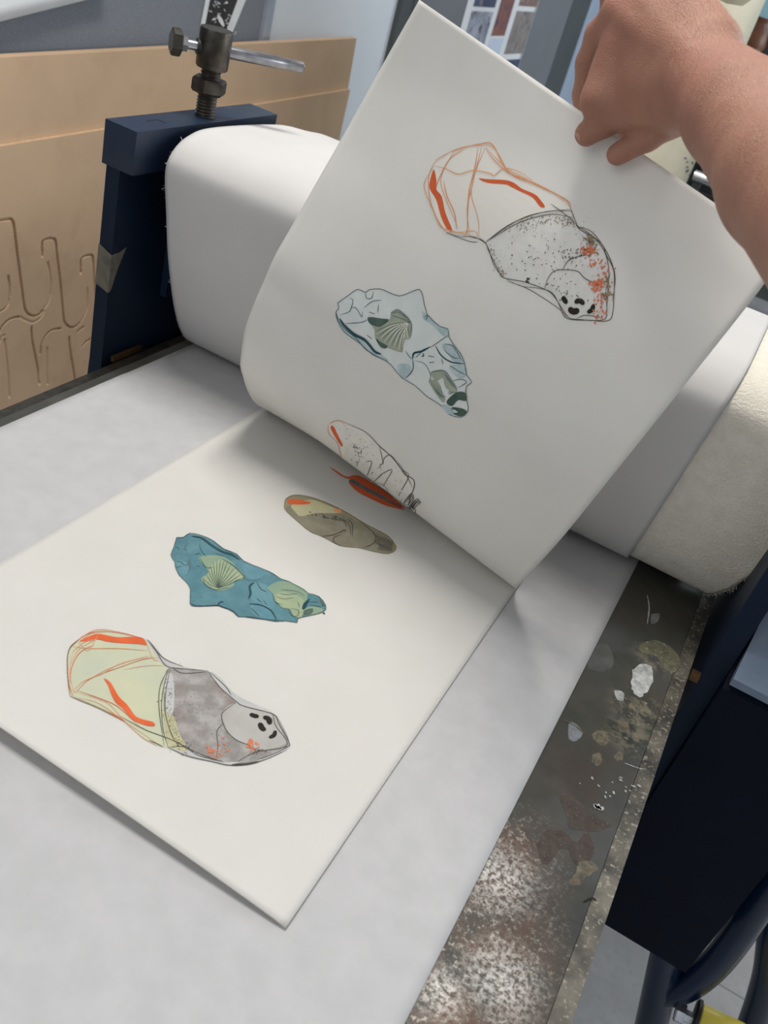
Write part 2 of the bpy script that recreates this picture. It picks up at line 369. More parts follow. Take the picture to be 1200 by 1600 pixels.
# ================================================================== background at the right
def background_right():
    bt = .80
    b = empty('work_table', (.1, 2.6, 0)); tag(b, 'dark work table behind the press with metal rail, seen past the wrist', 'table')
    box('tabletop', (-.9, 2.0, bt-.04), (1.3, 3.1, bt), M['dark_panel'], b, .004)
    for x in (-.85, 1.25):
        for y in (2.05, 3.05): box('leg', (x-.03, y-.03, 0), (x+.03, y+.03, bt-.04), M['dark_panel'], b, .003)
    # cream container
    Y = 2.3; c = on_y((1078, 170), Y); e = on_y((1120, 170), Y)
    r = .15; cx = on_y((1122, 170), Y)[0]-r
    t = empty('cream_container', (cx, Y, bt)); tag(t, 'tall cream plastic container behind the hand on the dark work table', 'container')
    zt = 1.62
    lathe('container_body', (cx, Y, bt), (0, 0, 1), [(0, .0), (0, r*.96), (.02, r), (zt-bt-.04, r), (zt-bt, r*.93), (zt-bt, 0)], M['cream_plastic'], t, 48)
    k = on_y((1146, -22), 2.08)
    lathe('spout_lip', (k[0], 2.08, k[2]-.03), (0, 0, 1), [(0, .0), (.004, .03), (.02, .043), (.07, .045), (.12, .02), (.12, 0)], M['cream_plastic'], t, 32)
    V, Fc = [], []
    for i in range(12):
        px = 1076+random.uniform(-6, 10); py = 262+random.uniform(-14, 14)
        d = ray(px, py); 
        a_ = d[0]**2+d[1]**2; b_ = -2*(d[0]*cx+d[1]*Y); c_ = cx*cx+Y*Y-(r+.0005)**2; q = b_*b_-4*a_*c_
        if q < 0: continue
        P = CAMP+d*((-b_-math.sqrt(q))/(2*a_)); kk = len(V); n = (P-np.array([cx, Y, P[2]])); n[2] = 0; n /= np.linalg.norm(n); tt = np.array([-n[1], n[0], 0]); l = random.uniform(.004, .01)
        V += [P-tt*l, P+tt*l, P+tt*l*.8+np.array([0, 0, .003]), P-tt*l*.7+np.array([0, 0, .004])]; Fc.append((kk, kk+1, kk+2, kk+3))
    mesh('worn_marking', V, Fc, M['grey_panel'], t)
    # block coloured as the light-blue glow, brown jar, tan box, rail
    a = on_y((1168, 42), 3.0)
    cb = box('blue_glow_block', (a[0]-.02, 3.12, 0), (a[0]+.9, 3.5, 2.0), simple('cyan_glow', (.30, .52, .62), (.26, .47, .57), .4), bevel=.004)
    tag(cb, 'pale turquoise block painting a light-blue glow at the far right above the cluttered dark shelf', 'glow block')
    y = 2.45; a = on_y((1150, 45), y); zsh = on_y((1185, 98), y)[2]
    sh = empty('dark_shelf', (a[0], y, bt)); tag(sh, 'dark shelf unit with curved rim at the top right edge', 'shelf')
    x0 = on_y((1147, 70), y)[0]
    box('shelf_board', (x0-.0, y-.02, zsh-.03), (x0+.8, y+.2, zsh-.004), M['dark_panel'], sh, .002)
    box('shelf_back', (x0, y+.2, bt), (x0+.8, y+.215, zsh+.05), M['dark_panel'], sh, .002)
    for xx in (x0, x0+.78): box('shelf_side', (xx, y-.02, bt), (xx+.018, y+.2, zsh-.03), M['dark_panel'], sh, .002)
    q = on_y((1160, 76), y+.02)
    tb = box('tan_box', (q[0]-.035, y-.01, zsh-.004), (q[0]+.035, y+.05, zsh+.022), simple('card_tan', (.32, .24, .14), (.25, .18, .10), .8), bevel=.002); tag(tb, 'small tan box on the dark shelf above the wrist', 'box')
    q = on_y((1175, 62), y+.1)
    j = lathe('brown_jar', (q[0], y+.1, zsh-.0025), (0, 0, 1), [(0, 0), (0, .028), (.03, .036), (.055, .03), (.075, .018), (.085, .02), (.085, 0)], simple('rust_glaze', (.24, .09, .04), (.12, .05, .03), .4), None, 28); tag(j, 'small rust brown jar on the dark shelf behind the tan box', 'jar')
    # tray of bright rail and dark bars seen in the gap under the wrist
    Y = 2.06; p1, p2 = on_y((1070, 268), Y), on_y((1150, 292), Y)
    rk = empty('steel_rack', (p1[0], Y, bt)); tag(rk, 'steel rail rack on the table in the gap below the wrist', 'rack')
    tube('rail', [(p1[0]+.02, Y, p1[2]), (p1[0]+.5, Y, p1[2])], .011, M['bright_steel'], rk, 16, 2)
    box('lower_bar', (p1[0]+.02, Y+.01, p1[2]-.10), (p1[0]+.5, Y+.03, p1[2]-.03), M['black'], rk, .002)
    box('base_tray', (p1[0]+.02, Y-.03, bt), (p1[0]+.5, Y+.25, bt+.03), M['alu'], rk, .003)
    for xx in (p1[0]+.03, p1[0]+.49): box('post', (xx-.008, Y+.012, bt+.03), (xx+.008, Y+.028, p1[2]), M['dark_panel'], rk, .001)
background_right()

# ================================================================== the press
press = empty('etching_press', (-.26, .95, 0)); tag(press, 'dark navy blue etching press with side frames and a felt-wrapped roller', 'printing press')
def side_frame(x0, x1, bx0, bx1, sgn):
    fr = prism_x('side_frame', [(.803, 1.085), (.803, .85), (.79, .62), (.78, .48), (1.12, .48), (1.12, .62), (1.10, .85), (1.075, 1.085)], x0, x1, M['navy'], press, .003)
    box('top_block', (bx0, .800, 1.080), (bx1, 1.066, 1.125), M['navy_worn'], fr, .0035)
    return fr
lf = side_frame(-.664, -.646, -.668, -.627, 1)
rf = side_frame(.1075, .128, .112, .155, -1)
lf.data.materials.clear(); lf.data.materials.append(M['navy'])
# inner column and bearing housing on the left frame
box('bearing_slide', (-.645, .898, .915), (-.636, .912, 1.02), M['navy_worn'], lf, .002)
box('bearing_block', (-.645, .935, .915), (-.6365, 1.05, 1.055), M['black'], lf, .003)
box('bearing_block', (.100, .935, .905), (.107, 1.05, 1.055), M['black'], rf, .003)
# paint scratches slot on the top block
box('slot_mark', (-.652, .846, 1.1248), (-.650, .864, 1.1253), M['black'], lf, 0)
box('slot_mark', (-.650, .862, 1.1248), (-.640, .864, 1.1253), M['black'], lf, 0)
# masking tape on the left leg: wraps the front edge
def tape():
    pts = [on_y(p, .7835) for p in [(168, 396), (188, 400), (186, 402)]]
    V = [(-.6645, .8025, .992), (-.6645, .8025, .945), (-.6455, .8025, .940), (-.6455, .8025, .985),
         (-.6452, .814, .986), (-.6452, .826, .990), (-.6452, .815, .968), (-.6452, .806, .942)]
    o = mesh('masking_tape', [(v[0], v[1]-.0006 if i < 4 else v[1], v[2]) for i, v in enumerate(V)], [(0, 1, 2, 3), (3, 2, 7, 6, 5, 4)], M['tape'], lf)
    o.modifiers.new('s', 'SOLIDIFY').thickness = .0006
tape()
# lower roller + cross members hidden below bed; bed runs on them
lathe('lower_roller', (-.645, .99, .755), (1, 0, 0), [(0, 0), (0, .068), (.735, .068), (.735, 0)], M['dark_steel'], press, 40)
lathe('upper_roller', (-.635, 1.0, .981), (1, 0, 0), [(0, 0), (0, .045), (.03, .045), (.03, .118), (.70, .118), (.70, .045), (.725, .045), (.725, 0)], M['dark_steel'], press, 56)
lathe('roller_journal', (-.6265, .905, 1.075), (1, 0, 0), [(0, 0), (0, .013), (.012, .013), (.012, 0)], M['bar_steel'], lf, 24)
# brass bed guides
g1 = on_z((170, 560), .865); g2 = on_z((222, 540), .865)
box('bed_guide', (-.643, .815, .8508), (-.6385, .868, .857), M['brass'], lf, .001)
box('bed_guide', (.0985, .790, .846), (.1072, .800, .853), M['brass'], rf, .001)
# gear housing on the right frame
gh = empty('gear_housing', (.13, .79, .45)); gh.parent = press; gh.matrix_parent_inverse = Matrix.Translation(-world_loc(press))
prism_x('housing_body', [(.786, .483), (.786, .858), (.95, 1.00), (1.0, 1.02), (1.12, .98), (1.14, .483)], .1285, .262, M['navy_shaded'], gh, .004)
def hood():
    p = [on_y((1149, 1048), .786), on_y((1210, 1092), .786)]
    z0 = .868
    return prism_x('gear_hood', [(.782, z0), (.782, z0+.008), (.93, .998+.018), (.95, 1.013), (.95, 1.003), (.93, 1.0), (.79, z0)], .1315, .262, simple('hood_sky_sheen', (.12, .16, .22), (.16, .205, .27), .22, scale=30, bs=.1), gh, .003)  # pale blue paints in the sky reflected on the sloped navy panel
hood()
# stand tubes
Yl = .87
def L3(pts, Y=Yl): return [on_y(p, Y) for p in pts]
a = L3([(1046, 1478), (1018, 1600)]); d = a[1]-a[0]; s = (0-a[1][2])/d[2]
leg_top = a[0]-d*.45
tube('stand_leg', [leg_top, a[0], a[1], a[1]+d*max(s, 0)], .021, M['navy_gloss'], press, 24, 6)
cv = L3([(1290, 1230), (1250, 1305), (1214, 1370), (1180, 1420), (1150, 1465), (1120, 1503), (1090, 1530), (1062, 1546), (1035, 1552)])
tube('stand_brace', cv, .0185, M['navy_gloss'], press, 24, 6)
cv = L3([(1245, 1300), (1222, 1400), (1208, 1460), (1200, 1520), (1188, 1565), (1172, 1610), (1150, 1670)], .93)
tube('stand_brace', cv, .0185, M['navy_gloss'], press, 24, 6)
lg = L3([(-60, 700)], 1.0)
for (x, y) in ((-.66, .80), (-.66, 1.09), (.19, 1.10)):
    tube('stand_leg', [(x, y, .50), (x, y, .0)], .021, M['navy_gloss'], press, 20, 2)
box('stand_foot', (-.70, .70, 0), (-.62, 1.2, .03), M['navy'], press, .004)
# yellow roller with black flange and bolt
def yellow():
    p = on_y((1082, 1592), .85); q = on_y((1165, 1632), .85); d = q-p; d /= np.linalg.norm(d); sc = 1.0
    y = lathe('yellow_roller', p+d*.006, d, [(0, 0), (0, .021), (.002, .0225), (.052, .0225), (.054, .0215), (.11, .0215), (.11, 0)], M['yellow'], press, 36)
    lathe('flange', p, d, [(0, 0), (0, .023), (.002, .026), (.006, .026), (.0065, 0)], M['black'], y, 36)
    lathe('bolt_head', p-d*.022, d, [(0, 0), (0, .011), (.002, .013), (.012, .013), (.012, .008), (.022, .008), (.022, 0)], M['bright_steel'], y, 6, smooth=False)
    lathe('black_stripe', p+d*.0585, d, [(0, .0221), (0, .0228), (.003, .0228), (.003, .0221)], M['black'], y, 36)
yellow()

# ---------------- pressure screw on the left frame (moves on its own)
def screw():
    b = on_z((320, 180), 1.125); up = np.array([.0, .0, 1.0])
    top = at = b
    t = empty('pressure_screw', tuple(b)); tag(t, 'dark steel pressure screw with tommy bar standing on the left press frame', 'screw')
    # threaded rod: a real helix-like ribbed profile
    n = 40; V, Fc = [], []; pitch = .0034; r0, r1 = .0100, .0116; seg = 28; H = .056; st = int(H/pitch*8)
    rings = []
    for i in range(st+1):
        z = H*i/st; ring = []
        for k in range(seg):
            ph = (z/pitch-k/seg) % 1; rr = r0+(r1-r0)*(1-abs(2*ph-1)); a = 2*math.pi*k/seg
            ring.append(b+np.array([rr*math.cos(a), rr*math.sin(a), z-.002]))
        rings.append(ring)
    add_rings(V, Fc, rings); mesh('threaded_rod', V, Fc, M['dark_steel'], t, smooth=True)
    def hexnut(z0, z1, R_, tw):
        prof = [(0, 0), (0, R_*.9), (.0025, R_), (z1-z0-.0025, R_), (z1-z0, R_*.9), (z1-z0, 0)]
        return lathe('hex_nut', b+up*z0, up, prof, M['dark_steel'], t, 6, smooth=False, twist=tw)
    # nut
    hexnut(.0245, .0405, .0200, .35)
    # head with rounded cylinder and cross hole collar
    hd = lathe('screw_head', b+up*.0510, up, [(0, 0), (0, .0168), (.002, .0180), (.0385, .0184), (.0405, .0176), (.0405, 0)], M['dark_steel'], t, 48)
    # tommy bar: pokes out toward +y/+x side, bolt on the other side
    c = b+up*.082
    pL = at_px(c, (292, 68)); pR = at_px(c, (471, 103))
    return t, b, c
def at_px(ref, px, X=None):
    # point on the ray whose world z comes from the reference height (a level bar)
    return on_z(px, ref[2])
ts, sb, sc_ = screw()
def bar():
    p0 = on_z((292, 67), sb[2]+.0705); p1 = on_z((471, 103), sb[2]+.0705)
    c = sb+np.array([0, 0, .0705])
    d = p1-p0; d[2] = 0; d /= np.linalg.norm(d); hd = c
    L1 = np.dot(p1-c, d); L0 = np.dot(c-p0, d)
    tb = lathe('tommy_bar', c+d*.0, d, [(0, 0), (0, .0066), (L1-.03, .0066), (L1-.029, .0060), (L1-.001, .0058), (L1, .005), (L1, 0)], M['bar_steel'], ts, 28)
    lathe('hole_rim', c-d*.0190, d, [(0, .006), (-.0006, .0080), (.003, .0092), (.003, .006)], M['black'], ts, 28)
    bo = lathe('clamp_bolt', c-d*.038, d, [(0, 0), (0, .0052), (.026, .0052), (.026, 0)], M['bright_steel'], ts, 20)
    lathe('bolt_nut', c-d*.0365, d, [(0, 0), (0, .0082), (.006, .0082), (.006, 0)], M['bright_steel'], bo, 6, smooth=False)
    lathe('bolt_head', c-d*.048, d, [(0, 0), (0, .0125), (.0015, .0142), (.0095, .0142), (.011, .013), (.011, 0)], M['dark_steel'], bo, 6, smooth=False, twist=.3)
bar()

# ================================================================== bed
def bed_mat():
    mt, nt, P, N, L = newmat('bed_plate'); v = coords(N, L)
    c = mixc(N, L, noise_fac(N, L, v, 14, .35, .65, 7), (.055, .058, .052), (.085, .078, .064))
    c = mixc(N, L, noise_fac(N, L, v, 6, .5, .68, 4), c, (.10, .105, .105))
    def blob(cx, cy, r, soft):
        vm = N.new('ShaderNodeVectorMath'); vm.operation = 'DISTANCE'; vm.inputs[1].default_value = (cx, cy, BED)
        L.new(v, vm.inputs[0]); mr = N.new('ShaderNodeMapRange'); mr.interpolation_type = 'SMOOTHSTEP'; mr.inputs[1].default_value = r+soft; mr.inputs[2].default_value = r-soft
        L.new(vm.outputs['Value'], mr.inputs[0]); return mr.outputs[0]
    def mul(a, b):
        mm = N.new('ShaderNodeMath'); mm.operation = 'MULTIPLY'; L.new(a, mm.inputs[0]); L.new(b, mm.inputs[1]); return mm.outputs[0]
    def mx(a, b):
        mm = N.new('ShaderNodeMath'); mm.operation = 'MAXIMUM'; L.new(a, mm.inputs[0]); L.new(b, mm.inputs[1]); return mm.outputs[0]
    def bl(px, r, s): q = on_z(px, BED); return blob(float(q[0]), float(q[1]), r, s)
    # rubbed rusty field near the near end; metal glints painted over it as pale specks
    rust = mx(bl((790, 1330), .035, .03), mx(bl((740, 1460), .055, .035), bl((690, 1590), .06, .03)))
    c = mixc(N, L, mul(rust, noise_fac(N, L, v, 28, .38, .6, 6)), c, (.12, .075, .055))
    c = mixc(N, L, mul(rust, noise_fac(N, L, v, 330, .53, .62, 8, .75)), c, (.46, .42, .36))
    br = mx(bl((780, 1370), .022, .02), mx(bl((785, 1530), .020, .02), bl((690, 1550), .012, .015)))
    c = mixc(N, L, mul(br, noise_fac(N, L, v, 260, .45, .56, 8, .75)), c, (.62, .60, .56))  # silvery window glints painted into the plate colour
    ol = mx(bl((1030, 1030), .022, .014), mx(bl((1000, 1110), .024, .014), bl((985, 1150), .02, .014)))
    c = mixc(N, L, mul(ol, noise_fac(N, L, v, 75, .46, .60, 8, .7)), c, (.24, .22, .155))
    c = mixc(N, L, mul(ol, noise_fac(N, L, v, 240, .58, .66, 6, .7)), c, (.42, .39, .30))
    c = mixc(N, L, noise_fac(N, L, v, 210, .735, .78, 4), c, (.42, .42, .40))
    c = mixc(N, L, mul(bl((925, 1215), .03, .025), noise_fac(N, L, v, 20, .4, .6)), c, (.075, .055, .046))
    L.new(c, P.inputs['Base Color']); P.inputs['Metallic'].default_value = .35
    mr = N.new('ShaderNodeMapRange'); mr.inputs[3].default_value = .32; mr.inputs[4].default_value = .55
    L.new(noise_fac(N, L, v, 40, .3, .7), mr.inputs[0]); L.new(mr.outputs[0], P.inputs['Roughness'])
    bump(N, L, P, noise_fac(N, L, v, 160, 0, 1, 8), .25, .0006)
    return mt
bed = empty('press_bed', (-.26, .6, BED)); tag(bed, 'stained dark steel bed of the press under the papers', 'press bed')
box('bed_plate', (-.625, -.35, BED-.018), (.083, 2.0, BED), bed_mat(), bed, .001)
box('edge_strip', (.0835, -.35, BED-.020), (.0972, 2.0, BED-.0005), M['edge_steel'], bed, .0035)
box('edge_strip', (-.638, -.35, BED-.020), (-.6255, 2.0, BED-.0005), M['bar_dark'] if 'bar_dark' in M else M['dark_steel'], bed, .003)

# ---------------- surfaces and prints
def sheet_grid(fn, u0, u1, nu, v0, v1, nv):
    V, Fc = [], []
    for i in range(nu+1):
        for j in range(nv+1): V.append(fn(u0+(u1-u0)*i/nu, v0+(v1-v0)*j/nv))
    for i in range(nu):
        for j in range(nv):
            k = i*(nv+1)+j; Fc.append((k, k+nv+1, k+nv+2, k+1))
    return V, Fc
def sheet_obj(name, fn, u0, u1, nu, v0, v1, nv, mat, thick=.0004, parent=None):
    V, Fc = sheet_grid(fn, u0, u1, nu, v0, v1, nv); o = mesh(name, V, Fc, mat, parent, smooth=True)
    md = o.modifiers.new('s', 'SOLIDIFY'); md.thickness = thick; md.offset = 0; return o
# newsprint lies on the bed (long sheet), very slightly cockled
def f_news(x, y):
    q = .0006+.0009*(noise.noise((x*4, y*4, 3.1))+.6)*(1 if y < .8 else 0) ; return (x+.006*(y-.9)*0, y, BED+max(.0006, q))
ns = sheet_obj('newsprint_sheet', f_news, -.612, .0065, 60, -.30, 1.55, 160, M['newsprint'], .0003)
tag(ns, 'wide grey newsprint sheet on the press bed beneath the coloured print', 'paper')

Wp = .371; XL = -.4555; Y0 = .333
def f_low(a, v):
    s = a/Wp; lift = .011*math.exp(-max(v, 0)/.045)*(1-s)**.6*(1 if s < 1 else 0)
    x = XL+a+ (-.004*v/.44); y = Y0+v
    bow = .0012*math.sin(s*math.pi)*math.exp(-v/.2)
    return (x, y, BED+.0030+lift+bow)
low = sheet_obj('coloured_print', f_low, 0, Wp, 60, 0, .66, 120, M['print_paper'], .0006)
tag(low, 'white print lying face up on the newsprint with solid coloured stone shapes', 'print')

# lifted sheet: edge curves measured in world space
Lc = [(-.360, .804, 1.322), (-.382, .812, 1.266), (-.399, .806, 1.206), (-.410, .793, 1.158), (-.420, .781, 1.113), (-.428, .771, 1.077), (-.433, .768, 1.049), (-.437, .765, 1.025),
      (-.442, .765, .993), (-.447, .776, .956), (-.449, .783, .941), (-.450, .793, .927), (-.452, .812, .902), (-.454, .840, .874), (-.4555, .870, .857), (-.456, .900, .8545), (-.4575, .96, .8545), (-.458, 1.02, .8545)]
Rcv = [(-.003, .736, 1.255), (-.009, .716, 1.223), (-.024, .690, 1.155), (-.047, .704, 1.043), (-.063, .732, .963), (-.0765, .752, .9065), (-.084, .762, .876), (-.088, .776, .8565), (-.0885, .80, .8545), (-.089, .86, .8545), (-.0895, .94, .8545), (-.090, 1.02, .8545)]
def arc(P):
    P = np.array(catmull(P, 10)); s = np.r_[0, np.cumsum(np.linalg.norm(np.diff(P, axis=0), axis=1))]; return P, s
PL, SL = arc(Lc); PR, SR = arc(Rcv)
def f_up(a, v):
    s = a/Wp; l = np.array([np.interp(v, SL, PL[:, k]) for k in range(3)]); r = np.array([np.interp(v, SR, PR[:, k]) for k in range(3)])
    p = l*(1-s)+r*s
    # gentle belly so the sheet is not a ruled plane, and slight sag of the top edge between corner and hand
    k = math.exp(-((v-.12)/.12)**2)*math.sin(math.pi*s)*.004
    return (p[0], p[1]-k, p[2])
vmax = min(SL[-1], SR[-1])-.001
up = sheet_obj('lifted_print', f_up, 0, Wp, 64, 0, vmax, 170, M['print_paper'], .0005)
tag(up, 'white print sheet lifted by the hand, bearing fainter outlined stone shapes', 'print')
# inverse maps pixel -> (a, v)
class Surf:
    def __init__(s, fn, vmax, side):
        s.fn = fn; s.side = side; s.vmax = vmax
        A = np.linspace(0, Wp, 38); Vv = np.linspace(0, vmax, 66); s.A, s.V = A, Vv
        s.G = np.array([[fn(a, v) for v in Vv] for a in A]); s.PX = to_px(s.G)
    def inv(s, px, vlim=None):
        d = ((s.PX-np.array(px))**2).sum(-1).copy()
        if vlim is not None: d[:, s.V > vlim] = 1e12
        i, j = np.unravel_index(np.argmin(d), d.shape); a, v = s.A[i], s.V[j]
        for _ in range(8):
            p0 = to_px(s.fn(a, v)); e = 1e-4; ja = (to_px(s.fn(a+e, v))-p0)/e; jv = (to_px(s.fn(a, v+e))-p0)/e
            J = np.stack([ja, jv], 1); det = np.linalg.det(J)
            if abs(det) < 1e3: break
            st = np.linalg.solve(J, np.array(px)-p0); n = np.linalg.norm(st)
            if n > .02: st *= .02/n
            a += st[0]; v += st[1]
        return np.array([a, v])
    def pt(s, a, v, off):
        p = np.array(s.fn(a, v)); e = 5e-4; da = np.array(s.fn(a+e, v))-p; dv = np.array(s.fn(a, v+e))-p
        n = np.cross(da, dv); n /= np.linalg.norm(n); return p+n*off*s.side
SU = Surf(f_up, .56, 1); SLo = Surf(f_low, .62, 1)
# orientation so that the offset faces the camera
for sf in (SU, SLo):
    p = np.array(sf.fn(.2, .25)); q = sf.pt(.2, .25, .01)
    if np.dot(q-p, CAMP-p) < 0: sf.side = -1

class Motif:
    def __init__(s, name, surf, ox, oy, sc, parent, vlim=None, base=.00045):
        s.name, s.sf, s.o, s.sc, s.par, s.vl, s.base = name, surf, (ox, oy), sc, parent, vlim, base
        s.V, s.F, s.MI, s.mats = [], [], [], []; s.lay = 0
    def px(s, p): return (s.o[0]+p[0]*s.sc, s.o[1]+p[1]*s.sc)
    def mi(s, m):
        if m not in s.mats: s.mats.append(m)
        return s.mats.index(m)
    def uv(s, pts): return [s.sf.inv(s.px(p), s.vl) for p in pts]
    def fill(s, pts, mat, sm=3, jag=0):
        s.lay += 1; P = s.uv(pts)
        if sm: P = catmull(P, sm, True)
        if jag: P = [p+RNG.normal(0, jag, 2) for p in P]
        P = np.array(P); lo, hi = P.min(0), P.max(0); h = .004; n = len(P)
        gx = np.arange(lo[0]+h/2, hi[0], h); gy = np.arange(lo[1]+h/2, hi[1], h); inner = []
        for x in gx:
            for y in gy:
                c = False; j = n-1
                for i in range(n):
                    if (P[i, 1] > y) != (P[j, 1] > y) and x < (P[j, 0]-P[i, 0])*(y-P[i, 1])/(P[j, 1]-P[i, 1])+P[i, 0]: c = not c
                    j = i
                if c and np.min(np.hypot(P[:, 0]-x, P[:, 1]-y)) > h*.3: inner.append((x, y))
        vs = [Vector(p) for p in P]+[Vector(p) for p in inner]
        r = delaunay_2d_cdt(vs, [(i, (i+1) % n) for i in range(n)], [list(range(n))], 1, 1e-6)
        b = len(s.V); off = s.base+s.lay*.000035; k = s.mi(mat)
        for p in r[0]: s.V.append(s.sf.pt(p.x, p.y, off))
        for f in r[2]: s.F.append([b+i for i in f]); s.MI.append(k)
    def line(s, pts, wd, mat, sm=6, taper=True, cap=False, wob=0.0):
        """wd in crop pixels"""
        P = np.array(s.uv(pts)); P = np.array(catmull(P, sm))
        if wob: P = P+RNG.normal(0, wob, P.shape)
        w = wd*s.unit/2; n = len(P); off = s.base+.00045; k = s.mi(mat); b = len(s.V)
        for i in range(n):
            d = P[min(i+1, n-1)]-P[max(i-1, 0)]; d /= (np.linalg.norm(d)+1e-9); nn = np.array([-d[1], d[0]])
            t = i/(n-1); q = w*(min(1, .35+3*min(t, 1-t)) if taper else 1)
            if cap: q = w*math.sqrt(max(.12, 1-(2*t-1)**4))
            for sg in (-1, 1): s.V.append(s.sf.pt(*(P[i]+nn*q*sg), off))
        for i in range(n-1): s.F.append([b+2*i, b+2*i+1, b+2*i+3, b+2*i+2]); s.MI.append(k)
    def dots(s, cpts, n, spread, size, mat, elong=1.6):
        P = np.array(s.uv(cpts)); Q = np.array(catmull(P, 6)); k = s.mi(mat); off = s.base+.00048
        for _ in range(n):
            c = Q[RNG.integers(len(Q))]+RNG.normal(0, spread*s.unit, 2); r = size*s.unit*RNG.uniform(.4, 1.3); a0 = RNG.uniform(0, 3.14); b = len(s.V)
            for i in range(6):
                a = i*math.pi/3; x, y = r*math.cos(a)*elong, r*math.sin(a)
                s.V.append(s.sf.pt(c[0]+x*math.cos(a0)-y*math.sin(a0), c[1]+x*math.sin(a0)+y*math.cos(a0), off))
            s.F.append([b+i for i in range(6)]); s.MI.append(k)
    @property
    def unit(s):
        if not hasattr(s, '_u'):
            s._u = .5*(np.linalg.norm(s.uv([(600, 500)])[0]-s.uv([(640, 500)])[0])+np.linalg.norm(s.uv([(600, 500)])[0]-s.uv([(600, 540)])[0]))/40
        return s._u
    def done(s, label):
        # make all faces look the same way
        o = mesh(s.name, s.V, s.F, s.mats, s.par, midx=s.MI); o['label'] = label; return o
def ink(name, a, b=None, scale=60, lo=.35, hi=.65, c3=None, s3=300, lo3=.6, hi3=.65):
    return simple(name, a, b or a, .8, scale=scale, lo=lo, hi=hi, spec=.1, c3=c3, s3=s3, lo3=lo3, hi3=hi3)
I_or = ink('ink_orange', (.66, .135, .05), (.60, .11, .04)); I_orline = ink('ink_orange_line', (.70, .34, .16), (.75, .42, .22))
I_orpale = ink('ink_orange_pale', (.72, .30, .13), (.66, .25, .11)); I_pink = ink('ink_coral_line', (.66, .30, .20), (.64, .38, .25))
I_cream = ink('ink_cream_ghost', (.76, .72, .65), (.745, .72, .665)); I_greyg = ink('ink_grey_ghost', (.70, .69, .65), (.60, .59, .56), 55, .42, .72, c3=(.40, .385, .33), s3=260, lo3=.66, hi3=.72)
I_dark = ink('ink_dark_line', (.07, .065, .055), (.12, .11, .09)); I_blk = ink('ink_black_spot', (.022, .02, .016), (.035, .032, .025))
I_brown = ink('ink_brown_speck', (.22, .17, .09), (.28, .22, .14)); I_red = ink('ink_red_speck', (.68, .17, .08), (.6, .2, .11))
I_tealg = ink('ink_teal_ghost', (.60, .645, .63), (.66, .685, .66), 70); I_teal2 = ink('ink_teal_wash', (.34, .45, .47), (.52, .59, .59), 90)
I_tdark = ink('ink_teal_dark', (.02, .06, .075), (.035, .085, .10)); I_tline = ink('ink_teal_line', (.06, .11, .12), (.12, .18, .19))
I_shell = ink('ink_shell_grey', (.30, .335, .26), (.38, .40, .32), 90); I_shell_l = ink('ink_shell_light', (.60, .60, .48), (.64, .64, .52)); I_gdark = ink('ink_green_dark', (.05, .085, .07), (.10, .14, .12), 80)
I_teal = ink('ink_teal', (.085, .19, .225), (.125, .25, .285), 38, c3=(.06, .14, .17), s3=26, lo3=.5, hi3=.75); I_tealb = ink('ink_teal_blue', (.10, .225, .275), (.14, .27, .31), 50)
I_green = ink('ink_sage', (.24, .32, .22), (.20, .29, .22), 60); I_green2 = ink('ink_sage_light', (.33, .39, .25), (.26, .33, .22), 60)
I_yel = ink('ink_pale_yellow', (.53, .53, .37), (.48, .50, .37), 30, c3=(.45, .48, .38), s3=18, lo3=.5, hi3=.7)
I_gry = ink('ink_warm_grey', (.25, .235, .22), (.37, .355, .34), 70, .4, .6, c3=(.24, .19, .17), s3=22, lo3=.54, hi3=.72); I_gryl = ink('ink_light_grey', (.44, .43, .41), (.38, .36, .34), 34)
I_gryp = ink('ink_pale_grey', (.42, .42, .42), (.50, .50, .48), 40); I_olv = ink('ink_olive', (.195, .18, .13), (.25, .235, .175), 60); I_olve = ink('ink_olive_edge', (.27, .245, .15), (.30, .26, .165), 60); I_crm = ink('ink_cream', (.48, .45, .27), (.42, .40, .25), 50)

